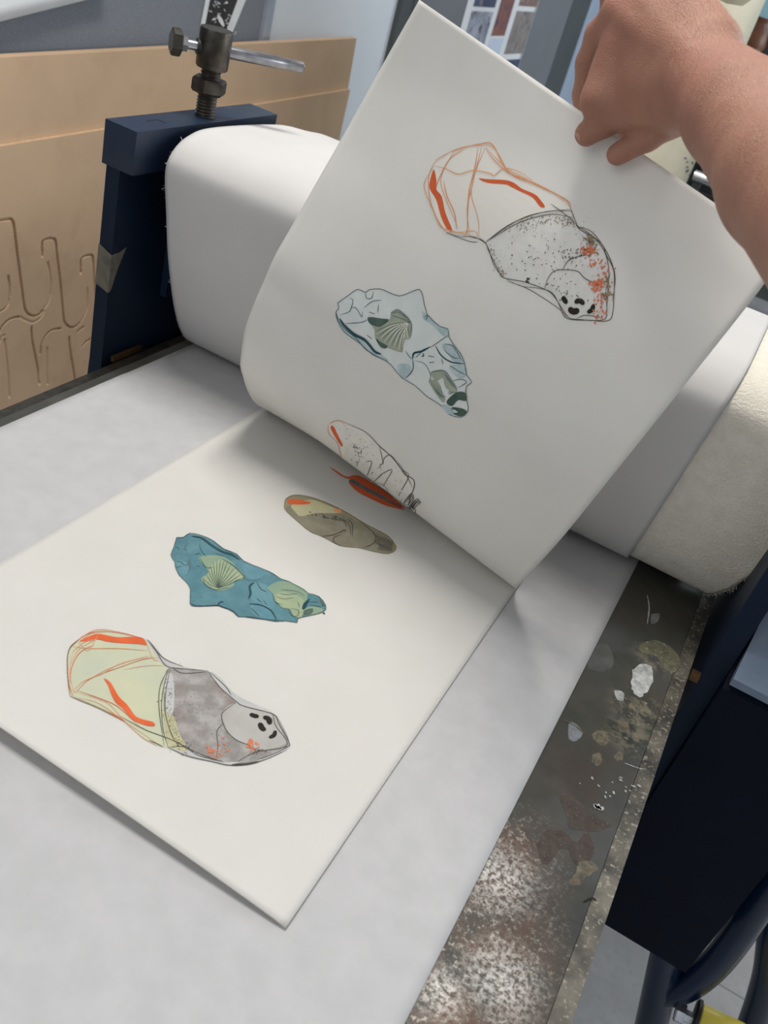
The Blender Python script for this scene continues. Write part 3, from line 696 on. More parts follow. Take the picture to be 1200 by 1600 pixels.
# ---- upper sheet: big stone shape
def up_big():
    m_ = Motif('outlined_stone_motif', SU, 640, 200, .283333, up)
    m_.fill([(150, 175), (250, 125), (400, 90), (455, 92), (485, 140), (545, 240), (700, 310), (870, 405), (890, 450), (660, 490), (540, 550), (420, 630), (385, 600), (210, 575), (150, 490), (115, 370), (110, 260)], I_cream)
    m_.fill([(420, 632), (540, 555), (660, 505), (800, 485), (890, 490), (930, 550), (1050, 640), (1095, 720), (1120, 820), (1110, 960), (1075, 1055), (925, 1055), (870, 1040), (820, 960), (740, 890), (550, 835), (510, 815), (460, 720)], I_greyg)
    ln = [[(150, 175), (250, 125), (400, 88), (455, 90), (500, 160), (560, 255), (700, 315), (870, 400), (890, 455)], [(140, 190), (260, 118), (395, 96), (470, 112), (525, 215), (640, 280), (780, 350), (880, 430)],
          [(150, 175), (110, 260), (112, 380), (150, 500), (205, 575)], [(135, 215), (85, 300), (90, 350), (120, 430), (170, 530), (215, 580)], [(250, 128), (200, 210), (160, 290), (150, 330)], [(235, 150), (190, 230), (175, 300), (205, 400), (240, 480), (275, 565)],
          [(380, 110), (360, 230), (335, 330), (325, 430), (320, 590)], [(420, 110), (380, 200), (350, 300), (345, 380), (380, 500), (385, 600)], [(400, 105), (365, 240), (345, 330), (320, 450), (335, 600)],
          [(140, 210), (200, 225), (270, 255), (350, 235), (440, 250), (470, 262), (520, 225), (600, 240), (680, 290)], [(420, 110), (470, 180), (550, 250), (660, 290), (800, 360), (890, 420)], [(425, 112), (510, 200), (545, 230), (660, 300)],
          [(190, 290), (210, 380), (250, 470), (262, 560)], [(205, 575), (290, 575), (360, 570), (385, 605)], [(180, 240), (230, 165), (300, 120)], [(130, 440), (170, 540), (240, 570), (330, 590)], [(300, 600), (320, 560), (322, 450), (330, 330)]]
    for i, l in enumerate(ln): m_.line(l, 4.2 if i % 3 else 5.5, I_orline if i % 2 else I_orpale)
    for l in [[(425, 630), (540, 545), (660, 485), (800, 458), (900, 460)], [(420, 632), (520, 570), (640, 510), (790, 478), (905, 495)], [(425, 625), (560, 530), (720, 470), (885, 450)],
              [(205, 575), (280, 600), (350, 600), (420, 635), (440, 680), (490, 780), (520, 825), (640, 850), (760, 895), (800, 930), (840, 990), (880, 1045), (930, 1055), (1060, 1060), (1090, 1020), (1085, 900), (1110, 800)],
              [(205, 580), (330, 625), (380, 630)], [(330, 600), (420, 632), (470, 760), (525, 830)], [(520, 822), (610, 870), (720, 885), (790, 910), (830, 980), (870, 1050), (1000, 1060), (1085, 1065), (1120, 1030), (1130, 880), (1125, 780), (1085, 700), (1060, 640), (960, 560), (930, 545), (900, 470), (870, 405)],
              [(890, 455), (915, 510), (935, 555), (1020, 610), (1075, 680), (1100, 780), (1095, 900), (1090, 1000)], [(780, 420), (850, 470), (910, 520)], [(920, 540), (1000, 570), (1060, 640), (1110, 730), (1135, 830), (1120, 960)],
              [(745, 890), (765, 830), (800, 790), (860, 782), (930, 792), (970, 830), (1050, 870), (1085, 880)], [(845, 780), (880, 730), (940, 708), (1000, 700)], [(925, 1050), (960, 1035), (1000, 1035), (1060, 1048)],
              [(540, 845), (640, 880), (720, 925), (830, 1000), (870, 1045)]]: m_.line(l, 4.2, I_dark)
    for c, n, sp in (([(560, 560), (700, 520), (860, 510), (900, 540)], 170, 16), ([(930, 560), (1000, 640), (960, 690), (850, 720)], 120, 22), ([(450, 660), (500, 780), (520, 810)], 60, 10), ([(600, 640), (760, 640), (800, 740), (620, 720)], 70, 60), ([(900, 880), (800, 860)], 30, 40)):
        m_.dots(c, n, sp, 2.6, I_brown if sp < 20 else I_dark)
    m_.dots([(990, 610), (1030, 680)], 40, 12, 5, I_brown); m_.dots([(1085, 830), (1095, 900), (1085, 930)], 50, 9, 4.5, I_brown)
    m_.dots([(980, 670), (1010, 680)], 34, 12, 6, I_red); m_.dots([(1010, 865), (1040, 860), (1060, 850)], 36, 11, 6, I_red)
    m_.dots([(980, 720), (1060, 760), (1070, 830), (1050, 930), (1060, 1000), (1050, 1040)], 130, 20, 4, I_red)
    m_.fill([(135, 228), (150, 290), (150, 340), (180, 380), (200, 470), (238, 565), (210, 560), (175, 490), (150, 400), (115, 340), (112, 300)], I_or)
    m_.fill([(382, 278), (430, 283), (530, 288), (580, 305), (620, 335), (690, 365), (725, 400), (748, 435), (722, 436), (680, 385), (610, 350), (560, 325), (530, 312), (430, 303)], I_or)
    for l, w_ in (([(843, 932), (855, 945), (870, 968)], 27), ([(912, 962), (940, 953), (966, 972)], 27), ([(880, 992), (905, 1012), (938, 1003)], 34), ([(1018, 972), (1007, 1003), (982, 1018)], 24)): m_.line(l, w_, I_blk, cap=True)
    m_.dots([(655, 842)], 6, 5, 5, I_dark)
    m_.done('faint outlined stone shape with orange streaks and four black spots')
up_big()
def up_teal():
    m_ = Motif('teal_rock_motif', SU, 500, 430, .2166667, up)
    out = [(130, 200), (210, 145), (275, 102), (330, 125), (360, 105), (440, 100), (500, 125), (575, 150), (640, 130), (715, 102), (745, 150), (775, 280), (870, 370), (925, 385), (935, 450), (990, 530), (1025, 580), (1050, 650), (1060, 720), (1098, 770), (1060, 800), (1055, 870), (1070, 940), (1065, 985), (1020, 1022), (930, 1000), (880, 940), (770, 870), (690, 795), (590, 735), (520, 650), (450, 600), (380, 570), (290, 490), (180, 410), (130, 330), (118, 265), (140, 240)]
    m_.fill(out, I_tealg, 2)
    m_.fill([(120, 270), (145, 315), (200, 380), (290, 450), (360, 520), (450, 575), (500, 620), (440, 605), (380, 575), (290, 492), (180, 412), (130, 330)], I_teal2)
    m_.fill([(740, 260), (775, 282), (870, 370), (925, 388), (930, 450), (880, 430), (800, 350), (750, 320)], I_teal2)
    m_.fill([(880, 500), (960, 500), (1020, 580), (1035, 635), (980, 625), (920, 570)], I_teal2); m_.fill([(940, 650), (1045, 650), (1060, 725), (1000, 740), (950, 690)], I_teal2)
    m_.fill([(560, 650), (640, 640), (660, 700), (600, 740)], I_teal2); m_.fill([(150, 300), (240, 285), (250, 330), (190, 345)], I_tealg)
    m_.fill([(350, 300), (440, 310), (505, 318), (515, 270), (560, 250), (610, 285), (650, 320), (668, 370), (655, 450), (610, 470), (600, 540), (580, 555), (480, 520), (440, 520), (400, 450), (395, 390), (355, 340)], I_shell)
    m_.fill([(355, 303), (440, 312), (500, 322), (440, 370), (385, 360), (352, 335)], I_gdark); m_.fill([(405, 455), (440, 480), (490, 510), (470, 528), (435, 510)], I_gdark)
    for t in [(410, 425), (435, 455), (465, 480), (500, 502), (535, 522), (570, 545), (597, 520), (610, 480), (635, 455)]:
        m_.line([(650, 338), ((650+t[0])/2-12, (338+t[1])/2-16), t], 6.5, I_shell_l)
    for t in [(398, 410), (422, 440), (450, 468), (482, 492), (518, 512), (552, 535), (590, 535), (604, 500), (650, 440)]:
        m_.line([(652, 335), ((650+t[0])/2-12, (335+t[1])/2-16), t], 3, I_tline)
    m_.line([(515, 272), (580, 270), (650, 335)], 4, I_tline); m_.line([(520, 290), (570, 305), (650, 335)], 4, I_tline); m_.line([(515, 270), (560, 248), (610, 280), (660, 345), (655, 450)], 5, I_tline)
    m_.fill([(800, 700), (880, 680), (930, 720), (960, 760), (995, 830), (950, 840), (905, 800), (890, 740), (840, 760)], I_shell); m_.fill([(790, 755), (850, 765), (880, 830), (905, 890), (890, 915), (850, 870), (805, 800)], I_shell)
    for k in range(7): m_.line([(800+k*12, 770+k*4), (830+k*9, 820+k*8), (880+k*5, 890-k*3)], 3, I_tline)
    for k in range(5): m_.line([(895+k*9, 700+k*8), (930+k*10, 760+k*6), (960+k*8, 800+k*6)], 3, I_tline)
    m_.fill([(920, 900), (990, 842), (1055, 850), (1057, 905), (1000, 898), (960, 940), (925, 930)], I_gdark); m_.fill([(950, 950), (1030, 960), (1060, 985), (1020, 1015), (960, 995), (1000, 985)], I_gdark)
    m_.fill([(880, 940), (920, 940), (970, 990), (930, 1000)], I_teal2)
    m_.line(out+[out[0]], 5, I_tline, 2, taper=False)
    m_.line([(145, 312), (180, 362), (250, 425), (320, 462), (362, 505), (400, 550), (445, 568)], 21, I_tdark, cap=True)
    m_.line([(118, 260), (135, 320), (180, 385), (260, 450), (330, 530), (400, 575), (450, 600)], 7, I_tline)
    m_.line([(670, 600), (682, 562), (735, 548), (800, 515)], 13, I_tdark); m_.line([(835, 508), (880, 580), (950, 625), (1048, 638)], 9, I_tdark)
    m_.line([(672, 600), (672, 680), (620, 745)], 7, I_tline); m_.line([(690, 615), (760, 640), (800, 720), (790, 770)], 4, I_tline); m_.line([(745, 560), (750, 580), (735, 585)], 8, I_tdark)
    for l in [[(330, 125), (340, 165), (375, 165), (390, 115)], [(215, 165), (240, 180), (230, 230), (210, 265), (150, 285)], [(230, 235), (260, 235), (285, 270), (305, 300), (310, 260)], [(320, 235), (380, 190), (450, 180)], [(190, 348), (300, 340), (345, 320)], [(355, 265), (400, 280)], [(425, 210), (420, 270)],
              [(340, 430), (380, 460)], [(620, 545), (650, 590), (668, 600)], [(900, 495), (960, 510), (1000, 570), (1030, 620)], [(900, 540), (960, 590), (1010, 600)], [(780, 580), (830, 590)], [(790, 630), (830, 625)], [(880, 600), (890, 640)], [(690, 595), (740, 550)], [(755, 300), (780, 290), (765, 325)],
              [(800, 700), (850, 690), (900, 690), (940, 730)], [(960, 760), (1020, 750), (1060, 770), (1000, 810)], [(925, 840), (990, 845)], [(930, 855), (960, 850)], [(870, 940), (940, 960), (1020, 970), (1065, 985)], [(800, 520), (860, 480), (930, 430)], [(940, 650), (1000, 690), (1060, 720)]]:
        m_.line(l, 5, I_tline)
    m_.done('pale teal rock shape with a ribbed grey shell')
up_teal()
def up_oval():
    m_ = Motif('outlined_oval_motif', SU, 420, 640, .2166667, up, vlim=.50)
    out = [(440, 100), (500, 77), (570, 100), (700, 160), (800, 260), (900, 350), (980, 460), (1050, 560), (1105, 660), (1095, 710), (1060, 712), (980, 670), (850, 570), (720, 480), (620, 370), (500, 260), (440, 170)]
    m_.fill(out, ink('ink_oval_ghost', (.72, .69, .63), (.68, .655, .61), 60, c3=(.52, .50, .46), s3=300, lo3=.62, hi3=.68))
    m_.fill([(500, 250), (560, 290), (640, 370), (650, 400), (600, 350), (520, 270)], I_cream)
    m_.fill([(448, 118), (470, 120), (500, 180), (535, 250), (525, 262), (490, 210), (455, 150)], I_or)
    m_.line([(440, 100), (500, 77), (570, 100)], 5, I_orpale); m_.line([(430, 105), (440, 180), (510, 270), (620, 380)], 6, I_orline)
    m_.line([(570, 100), (700, 160), (800, 260), (900, 350), (980, 460), (1050, 560), (1105, 660), (1095, 710), (1060, 712), (980, 670), (850, 570)], 6, I_dark)
    for l in [[(800, 262), (815, 320), (825, 380), (805, 400), (815, 430)], [(828, 395), (835, 350), (870, 325), (905, 350), (960, 430), (1000, 510), (990, 590), (940, 600)], [(650, 400), (700, 430), (760, 470), (800, 480), (830, 455), (880, 462), (905, 490)], [(700, 370), (740, 400), (780, 450)], [(660, 350), (720, 400), (800, 410)], [(940, 380), (990, 460), (1040, 560)], [(780, 520), (850, 560), (930, 610), (980, 600)]]: m_.line(l, 5, I_dark)
    for k in range(8):
        m_.line([(970+k*14, 640-k*6+k*9), (995+k*11, 600+k*8), (1010+k*10, 640+k*6), (1030+k*9, 600+k*12), (1050+k*7, 640+k*8)], 5, I_dark)
    m_.dots([(620, 270), (650, 340), (720, 400), (800, 470)], 90, 16, 3, I_dark); m_.dots([(850, 420), (920, 500), (880, 560), (700, 230), (600, 180)], 70, 45, 2.6, I_brown)
    m_.done('faint oval pebble outline with an orange fleck')
up_oval()
# ---- lower sheet
def low_big():
    m_ = Motif('yellow_and_grey_stone_motif', SLo, 90, 970, .3166667, low)
    m_.fill([(60, 130), (105, 95), (190, 48), (300, 58), (430, 92), (475, 130), (520, 220), (555, 238), (560, 625), (545, 628), (490, 620), (420, 580), (330, 500), (200, 430), (70, 375), (50, 290), (48, 180)], I_yel, 3)
    m_.fill([(440, 94), (490, 140), (530, 190), (620, 228), (740, 250), (640, 255), (550, 235), (500, 195)], I_gryp)
    m_.fill([(552, 236), (740, 252), (790, 290), (880, 400), (1040, 450), (1085, 480), (1120, 540), (1140, 590), (1130, 630), (1000, 680), (860, 700), (770, 695), (650, 640), (560, 628), (528, 500), (522, 380), (535, 290)], I_gry)
    m_.fill([(750, 256), (800, 280), (860, 350), (930, 395), (1060, 455), (910, 430), (870, 395), (820, 350)], I_gryp)
    m_.fill([(870, 410), (960, 430), (1060, 465), (1110, 560), (1125, 610), (1020, 640), (940, 620), (850, 570), (820, 500), (815, 450)], I_gryl)
    m_.fill([(550, 628), (650, 640), (760, 690), (860, 700), (1000, 685), (1140, 615), (1125, 640), (1010, 690), (860, 716), (760, 697), (640, 672)], I_gryp)
    m_.fill([(525, 440), (570, 470), (600, 560), (640, 640), (560, 625), (530, 540)], I_crm)
    m_.fill([(525, 300), (560, 260), (575, 330), (570, 450), (540, 460)], I_gryp)
    m_.dots([(540, 300), (550, 450), (590, 590), (640, 640)], 170, 16, 1.7, I_dark); m_.dots([(620, 300), (700, 450), (700, 600)], 90, 60, 1.3, I_dark)
    m_.dots([(750, 640), (770, 655)], 22, 12, 4, I_red); m_.dots([(950, 600), (955, 630), (1000, 620)], 20, 10, 5, I_red); m_.dots([(830, 600), (800, 660), (820, 625)], 14, 14, 3.5, I_red); m_.fill([(940, 592), (962, 590), (965, 610), (948, 614)], I_red)
    m_.dots([(960, 650), (1010, 645)], 10, 12, 3, I_dark)
    o = [[(60, 130), (105, 95), (190, 48), (300, 58), (430, 92)], [(70, 160), (130, 110), (190, 95)], [(62, 220), (100, 150), (160, 110), (200, 90)], [(48, 180), (52, 300), (75, 375)], [(75, 150), (60, 250), (75, 340), (90, 360)],
         [(80, 345), (130, 300), (220, 265), (320, 210), (480, 178)], [(85, 360), (160, 290), (300, 235), (420, 195), (500, 185)], [(180, 275), (300, 220), (450, 175)], [(75, 350), (200, 390), (260, 420), (330, 500), (420, 580), (490, 618)], [(90, 345), (230, 395), (300, 430), (400, 520)],
         [(75, 378), (200, 410), (330, 500), (480, 600)], [(100, 105), (150, 150), (200, 70)], [(110, 85), (200, 55), (330, 68), (430, 96)], [(440, 120), (470, 190), (500, 200)], [(120, 95), (170, 65), (240, 60)], [(60, 310), (70, 230), (110, 160), (180, 120)], [(320, 245), (440, 225), (530, 225)]]
    for i, l in enumerate(o): m_.line(l, 3.2 if i % 2 else 2.6, I_pink if i % 3 else I_or)
    m_.line([(60, 375), (200, 432), (330, 498)], 7, I_brown); m_.line([(240, 450), (290, 475), (330, 500)], 7, I_or)
    m_.line([(75, 130), (160, 140), (300, 140), (440, 150)], 3.5, I_orpale)
    for l in [[(440, 94), (490, 160), (520, 210), (550, 232), (600, 238), (740, 250)], [(550, 235), (525, 320), (512, 420), (520, 540), (545, 628)], [(545, 240), (505, 330), (500, 440), (525, 620)], [(555, 240), (535, 340), (530, 450), (560, 560), (600, 628)],
              [(740, 250), (800, 330), (880, 400), (920, 425), (1065, 465), (1090, 510), (1140, 600), (1125, 630), (1000, 685), (860, 712)], [(570, 240), (620, 262), (735, 255)], [(545, 628), (620, 625), (700, 670), (820, 700)], [(545, 628), (640, 670), (760, 697), (860, 716), (1000, 695), (1130, 640)],
              [(450, 592), (490, 610), (520, 625)], [(300, 470), (430, 540), (560, 590), (700, 660), (820, 700)], [(880, 405), (820, 450), (808, 480), (830, 540), (880, 590), (960, 625), (980, 655)], [(815, 510), (785, 550), (790, 620), (780, 690)],
              [(890, 695), (980, 650), (1110, 630), (1130, 600), (1090, 540)], [(755, 258), (830, 330), (855, 370)], [(450, 100), (520, 185), (620, 230)], [(1060, 460), (1075, 520), (1120, 580)], [(60, 375), (48, 250), (55, 150), (105, 95)]]: m_.line(l, 3.6, I_dark)
    m_.line([(855, 716), (930, 710), (995, 697)], 10, I_blk, cap=True)
    m_.fill([(108, 103), (180, 70), (220, 70), (290, 84), (380, 82), (420, 90), (440, 122), (400, 118), (300, 112), (240, 105), (200, 95), (150, 102)], I_or)
    m_.fill([(228, 288), (262, 310), (300, 375), (345, 420), (385, 475), (440, 495), (470, 503), (478, 522), (430, 518), (370, 490), (320, 435), (285, 405), (262, 360), (250, 325)], I_or)
    for l, w_ in (([(948, 462), (968, 472), (992, 475)], 24), ([(1013, 478), (1040, 488), (1045, 515)], 27), ([(998, 506), (1006, 530), (1024, 545)], 27), ([(1075, 545), (1066, 568), (1043, 581)], 19)): m_.line(l, w_, I_blk, cap=True)
    m_.done('pale yellow and warm grey stone with orange streaks and four black spots')
low_big()
def low_teal():
    m_ = Motif('teal_rock_motif', SLo, 250, 820, .225, low)
    out = [(115, 92), (165, 90), (205, 62), (290, 78), (370, 115), (440, 170), (530, 205), (580, 255), (700, 305), (780, 340), (840, 380), (900, 400), (1000, 460), (1030, 480), (1100, 500), (1150, 565), (1130, 610), (1010, 640), (955, 655), (950, 682), (870, 670), (800, 675), (700, 655), (620, 640), (545, 643), (510, 610), (410, 565), (330, 568), (240, 570), (208, 550), (210, 450), (180, 400), (130, 350), (105, 290), (102, 260), (75, 215), (95, 160)]
    m_.fill(out, I_teal, 2, .0002)
    m_.fill([(630, 560), (740, 575), (800, 660), (690, 645), (640, 610)], I_tealb); m_.fill([(640, 420), (740, 420), (800, 540), (760, 590), (640, 540)], I_tealb); m_.fill([(110, 270), (180, 260), (200, 330), (150, 350)], I_tealb)
    m_.fill([(575, 270), (700, 320), (760, 345), (690, 380), (600, 370)], I_tealb)
    m_.fill([(270, 232), (330, 215), (430, 222), (500, 262), (530, 300), (575, 340), (585, 378), (520, 392), (510, 430), (430, 462), (375, 452), (305, 412), (285, 372), (335, 340), (320, 305), (285, 265)], I_green)
    m_.fill([(295, 385), (330, 345), (355, 290), (400, 250), (440, 245), (490, 280), (560, 345), (570, 372), (500, 400), (430, 452), (380, 445)], I_green2)
    for t in [(300, 378), (320, 350), (335, 320), (350, 290), (370, 262), (395, 248), (420, 245), (445, 250), (468, 262), (492, 282), (515, 305), (540, 328), (560, 350), (572, 372)]:
        m_.line([(405, 445), ((405+t[0])/2-6, (445+t[1])/2+8), t], 3.6, I_gdark)
    m_.line([(300, 370), (310, 415), (380, 455), (470, 440)], 4, I_gdark); m_.line([(430, 240), (510, 290), (580, 360), (575, 378)], 6, I_gdark); m_.line([(275, 235), (320, 300), (370, 300)], 4, I_gdark)
    m_.fill([(745, 435), (860, 392), (1000, 450), (1025, 500), (990, 570), (900, 560), (800, 540), (780, 480)], I_green); m_.fill([(800, 500), (860, 470), (990, 520), (985, 640), (930, 640), (900, 590), (840, 575)], I_green2)
    m_.fill([(1000, 590), (1060, 570), (1130, 590), (1110, 620), (1000, 635)], I_green)
    m_.fill([(985, 590), (995, 550), (1040, 515), (1020, 560), (1005, 590)], I_tdark, 2); m_.fill([(1110, 520), (1150, 565), (1125, 570)], I_gdark, 0); m_.fill([(1000, 600), (1060, 585), (1050, 625), (1000, 632)], I_gdark, 2)
    for l in [[(840, 455), (900, 460), (960, 470), (1000, 500)], [(830, 480), (880, 490), (960, 480)], [(800, 500), (860, 520), (930, 510)], [(955, 540), (970, 580)], [(890, 590), (910, 630), (950, 640), (960, 600), (900, 585)], [(1030, 540), (1100, 540)], [(1040, 560), (1120, 575)], [(780, 480), (800, 540), (850, 560)], [(670, 400), (700, 450), (740, 470)], [(670, 515), (700, 540)], [(720, 530), (740, 560)], [(630, 580), (690, 640)]]: m_.line(l, 4, I_gdark)
    for l in [[(105, 155), (130, 165), (125, 180)], [(190, 130), (170, 165), (185, 180)], [(110, 255), (150, 265), (160, 280), (190, 280), (210, 230)], [(205, 240), (210, 290), (195, 335)], [(275, 110), (280, 170), (320, 225)], [(240, 210), (280, 200)], [(110, 300), (150, 290)], [(380, 200), (440, 220)], [(250, 290), (275, 290)]]: m_.line(l, 4.5, I_tline)
    m_.line(out+[out[0]], 4.5, I_tline, 2, taper=False)
    m_.line([(220, 83), (290, 97), (360, 148), (430, 190), (500, 212), (550, 247)], 17, I_tdark, cap=True)
    m_.line([(650, 405), (622, 432), (628, 480), (613, 518)], 12, I_tdark); m_.line([(620, 552), (700, 562), (770, 600), (808, 662)], 9, I_tdark)
    m_.line([(208, 550), (260, 568), (400, 565), (430, 575), (500, 600), (545, 643)], 8, I_tdark); m_.line([(400, 560), (420, 540), (440, 540)], 8, I_tdark); m_.line([(560, 640), (700, 658), (860, 675)], 6, I_tdark)
    m_.line([(580, 378), (660, 390), (740, 345)], 5, I_tealb)
    m_.dots([(1138, 617)], 4, 3, 4, I_gdark)
    m_.done('solid teal rock with a sage green ribbed shell')
low_teal()
def low_oval():
    m_ = Motif('olive_oval_motif', SLo, 420, 640, .2166667, low)
    out = [(120, 650), (160, 625), (220, 620), (320, 640), (450, 690), (560, 745), (700, 830), (850, 910), (905, 970), (915, 1010), (860, 1042), (750, 1025), (650, 1000), (540, 990), (470, 965), (390, 920), (300, 885), (220, 820), (130, 740), (110, 700)]
    m_.fill(out, I_olve); m_.fill([(130, 700), (170, 700), (230, 775), (330, 750), (480, 752), (560, 765), (700, 850), (840, 920), (895, 975), (905, 1010), (855, 1035), (650, 995), (540, 985), (470, 960), (300, 880), (220, 815), (135, 735)], I_olv)
    m_.fill([(165, 690), (300, 652), (420, 690), (520, 738), (480, 750), (330, 750), (230, 772), (190, 740)], I_crm)
    m_.fill([(132, 662), (170, 647), (230, 655), (302, 672), (270, 686), (160, 686)], I_or)
    m_.fill([(470, 720), (520, 725), (515, 745), (480, 742)], I_orpale)
    for l in [[(450, 770), (540, 800), (580, 840), (590, 900)], [(560, 790), (600, 830), (600, 920)], [(385, 918), (450, 910), (510, 890), (545, 870), (550, 890)], [(520, 905), (470, 925), (470, 960), (520, 990)], [(640, 800), (720, 860), (770, 920), (750, 970), (680, 1000)], [(470, 790), (540, 810), (560, 850)]]: m_.line(l, 5, I_dark)
    for k in range(8): m_.line([(765+k*17, 905+k*6), (790+k*14, 935+k*5), (770+k*15, 960+k*5), (800+k*12, 985+k*4), (785+k*12, 1015+k*2)], 4.5, I_dark)
    m_.line(out+[out[0]], 3.5, I_brown, 2, taper=False)
    m_.dots([(330, 760), (450, 780), (560, 800)], 50, 12, 3, I_dark)
    m_.done('solid olive grey pebble with an orange fleck')
low_oval()
def low_red():
    m_ = Motif('red_motif', SLo, 420, 640, .2166667, low)
    m_.fill([(575, 520), (650, 490), (800, 560), (900, 640), (960, 712), (840, 690), (740, 645), (650, 600)], ink('ink_slate', (.10, .12, .14), (.2, .2, .2)))
    m_.fill([(435, 413), (490, 445), (560, 486), (640, 476), (760, 540), (900, 640), (980, 720), (800, 610), (700, 560), (620, 512), (560, 500), (500, 468)], I_or)
    m_.fill([(578, 525), (640, 555), (720, 600), (800, 640), (900, 690), (985, 728), (850, 697), (740, 648), (650, 602), (595, 555)], I_or)
    m_.done('orange red streaks mostly hidden under the fold')
low_red()
for t in ((1,),):
    pass

# ---------------- stains and residues on the bed
def stains():
    class Flat:
        fn = staticmethod(lambda a, v: (a, v, BED)); side = 1
        def inv(s, px, vlim=None): return on_z(px, BED)[:2]
        def pt(s, a, v, off): return np.array([a, v, BED+off])
    sf = Flat()
    class One:
        def go(s_, kind, label, *a):
            m_ = Motif('paint_stain' if kind == 'fill' else 'scratch', sf, 600, 900, .5, None, base=.00005+.00002*RNG.random()); m_._u = .0003; m_.par = bed
            getattr(m_, kind)(*a); o = m_.done(label)
            if kind == 'dots': o.name = 'paint_flecks'; o['kind'] = 'stuff'
        def fill(s_, p, mat, sm, jag): s_.go('fill', mat.name.replace('_', ' '), p, mat, sm, jag)
        def line(s_, p, w_, mat): s_.go('line', 'thin scratch', p, w_, mat)
        def dots(s_, *a): s_.go('dots', 'tiny white paint flecks', *a)
    m_ = One()
    white = ink('paint_white', (.60, .61, .60), (.30, .31, .30), 150); och = ink('stain_ochre', (.21, .18, .125), (.09, .082, .065), 160); rus = ink('stain_rust', (.066, .054, .048), (.10, .08, .068), 120, c3=(.3, .25, .2), s3=500, lo3=.62, hi3=.68); olv = ink('stain_olive', (.17, .165, .105), (.09, .09, .065), 150, c3=(.33, .31, .23), s3=300, lo3=.58, hi3=.66)
    m_.fill([(785, 285), (820, 275), (842, 300), (828, 355), (800, 378), (772, 350), (775, 310)], white, 4, .0006)
    m_.fill([(718, 358), (745, 362), (748, 385), (730, 388)], white, 4, .0006)
    m_.fill([(835, 120), (862, 118), (855, 142), (835, 150)], ink('paint_grey', (.22, .23, .23), (.15, .15, .15), 150), 2, .0003)
    m_.fill([(800, 215), (850, 200), (900, 225), (925, 260), (915, 305), (880, 290), (850, 250), (810, 245)], olv, 2, .0006)
    m_.fill([(650, 490), (690, 483), (708, 500), (690, 528), (665, 522)], och, 4, .0006); m_.fill([(575, 460), (600, 462), (620, 490), (600, 515), (577, 510)], ink('paint_blue_grey', (.24, .26, .28), (.17, .18, .19), 150), 2, .0004)
    m_.fill([(650, 560), (672, 552), (680, 575), (668, 592), (650, 580)], och, 4, .0006); m_.fill([(720, 555), (745, 552), (742, 575), (722, 572)], och, 4, .0006); m_.fill([(735, 462), (760, 455), (768, 485), (742, 488)], och, 4, .0006)
    m_.fill([(545, 680), (600, 700), (650, 740), (690, 765), (710, 785), (655, 798), (585, 792), (570, 745)], rus, 4, .0005)
    m_.fill([(500, 800), (560, 795), (600, 830), (640, 800), (655, 870), (610, 905), (560, 850), (510, 905), (480, 860)], rus, 4, .0006)
    m_.fill([(610, 895), (655, 895), (665, 920), (630, 940), (605, 970), (575, 955), (600, 930)], och, 4, .0006)
    m_.fill([(660, 215), (700, 215), (720, 270), (690, 300), (640, 290), (640, 250)], ink('stain_grey_ring', (.11, .115, .11), (.08, .08, .075), 60), 2, .0002)
    m_.line([(822, 60), (828, 100), (822, 150)], 5, white); m_.line([(560, 450), (600, 470), (625, 495)], 4, och); m_.line([(750, 585), (790, 600), (815, 605)], 3, white); m_.line([(622, 1020), (650, 1008), (665, 1018)], 5, I_blk)
    m_.line([(770, 655), (785, 660)], 5, white); m_.dots([(672, 722)], 10, 5, 5, white); m_.dots([(485, 630), (780, 655), (700, 690), (740, 630)], 16, 8, 3.5, white)
stains()

# ================================================================== felts and tissue over the roller
PROF = [(.955, .8562), (.928, .8580), (.906, .876), (.882, .918), (.858, .985), (.843, 1.043), (.833, 1.085), (.841, 1.107), (.866, 1.1215), (.912, 1.1265), (1.04, 1.120), (1.114, 1.107), (1.19, 1.090), (1.25, 1.050), (1.285, .98), (1.28, .915), (1.24, .875), (1.20, .862)]
def offset_prof(d, pr=PROF):
    P = np.array(catmull([np.array(p) for p in pr], 8)); T = np.gradient(P, axis=0); T /= np.linalg.norm(T, axis=1)[:, None]; Nn = np.stack([T[:, 1], -T[:, 0]], 1)
    c = np.array([1.02, .99]); sgn = np.sign(((P-c)*Nn).sum(1)).mean(); return P+Nn*(1 if sgn > 0 else -1)*d
def wrap_obj(name, d, x0, x1, nx, mat, thick, s0=0, s1=None, edge=None, wav=0, bottom=None):
    P = offset_prof(d); P = P[s0:s1]; n = len(P); V, Fc = [], []
    for i in range(nx+1):
        t = i/nx
        for j, (y, z) in enumerate(P):
            x = x0+(x1-x0)*t
            u = j/(n-1)
            if edge: x = edge(x, t, u, y, z)
            k = wav*noise.noise((x*6, j*.09, d*100)) if wav else 0
            zz = z; yy = y-k
            if bottom: yy, zz = bottom(x, yy, zz)
            V.append((x, yy, max(zz, BED+(.0058 if d == 0 else .0062))))
    for i in range(nx):
        for j in range(n-1):
            k = i*n+j; Fc.append((k, k+n, k+n+1, k+1))
    o = mesh(name, V, Fc, mat, None, smooth=True); md = o.modifiers.new('s', 'SOLIDIFY'); md.thickness = thick; md.offset = 0; return o
def rag(amp, seed):
    def e(x, t, u, y, z):
        x1 = .078+.034*min(1, max(0, (z-.858)/.09))**.6-.012*max(0, (z-1.05)/.08)
        if y > 1.0: x1 = .104
        x1 += (x1-.078)*.0+.006*noise.noise((u*9, seed, 2.))
        x = -.606+(x1+.606)*t
        if t > .985 or t < .015:
            return x+amp*(noise.noise((u*160, seed, 0))+.6*noise.noise((u*420, seed, 5)))
        return x
    return e
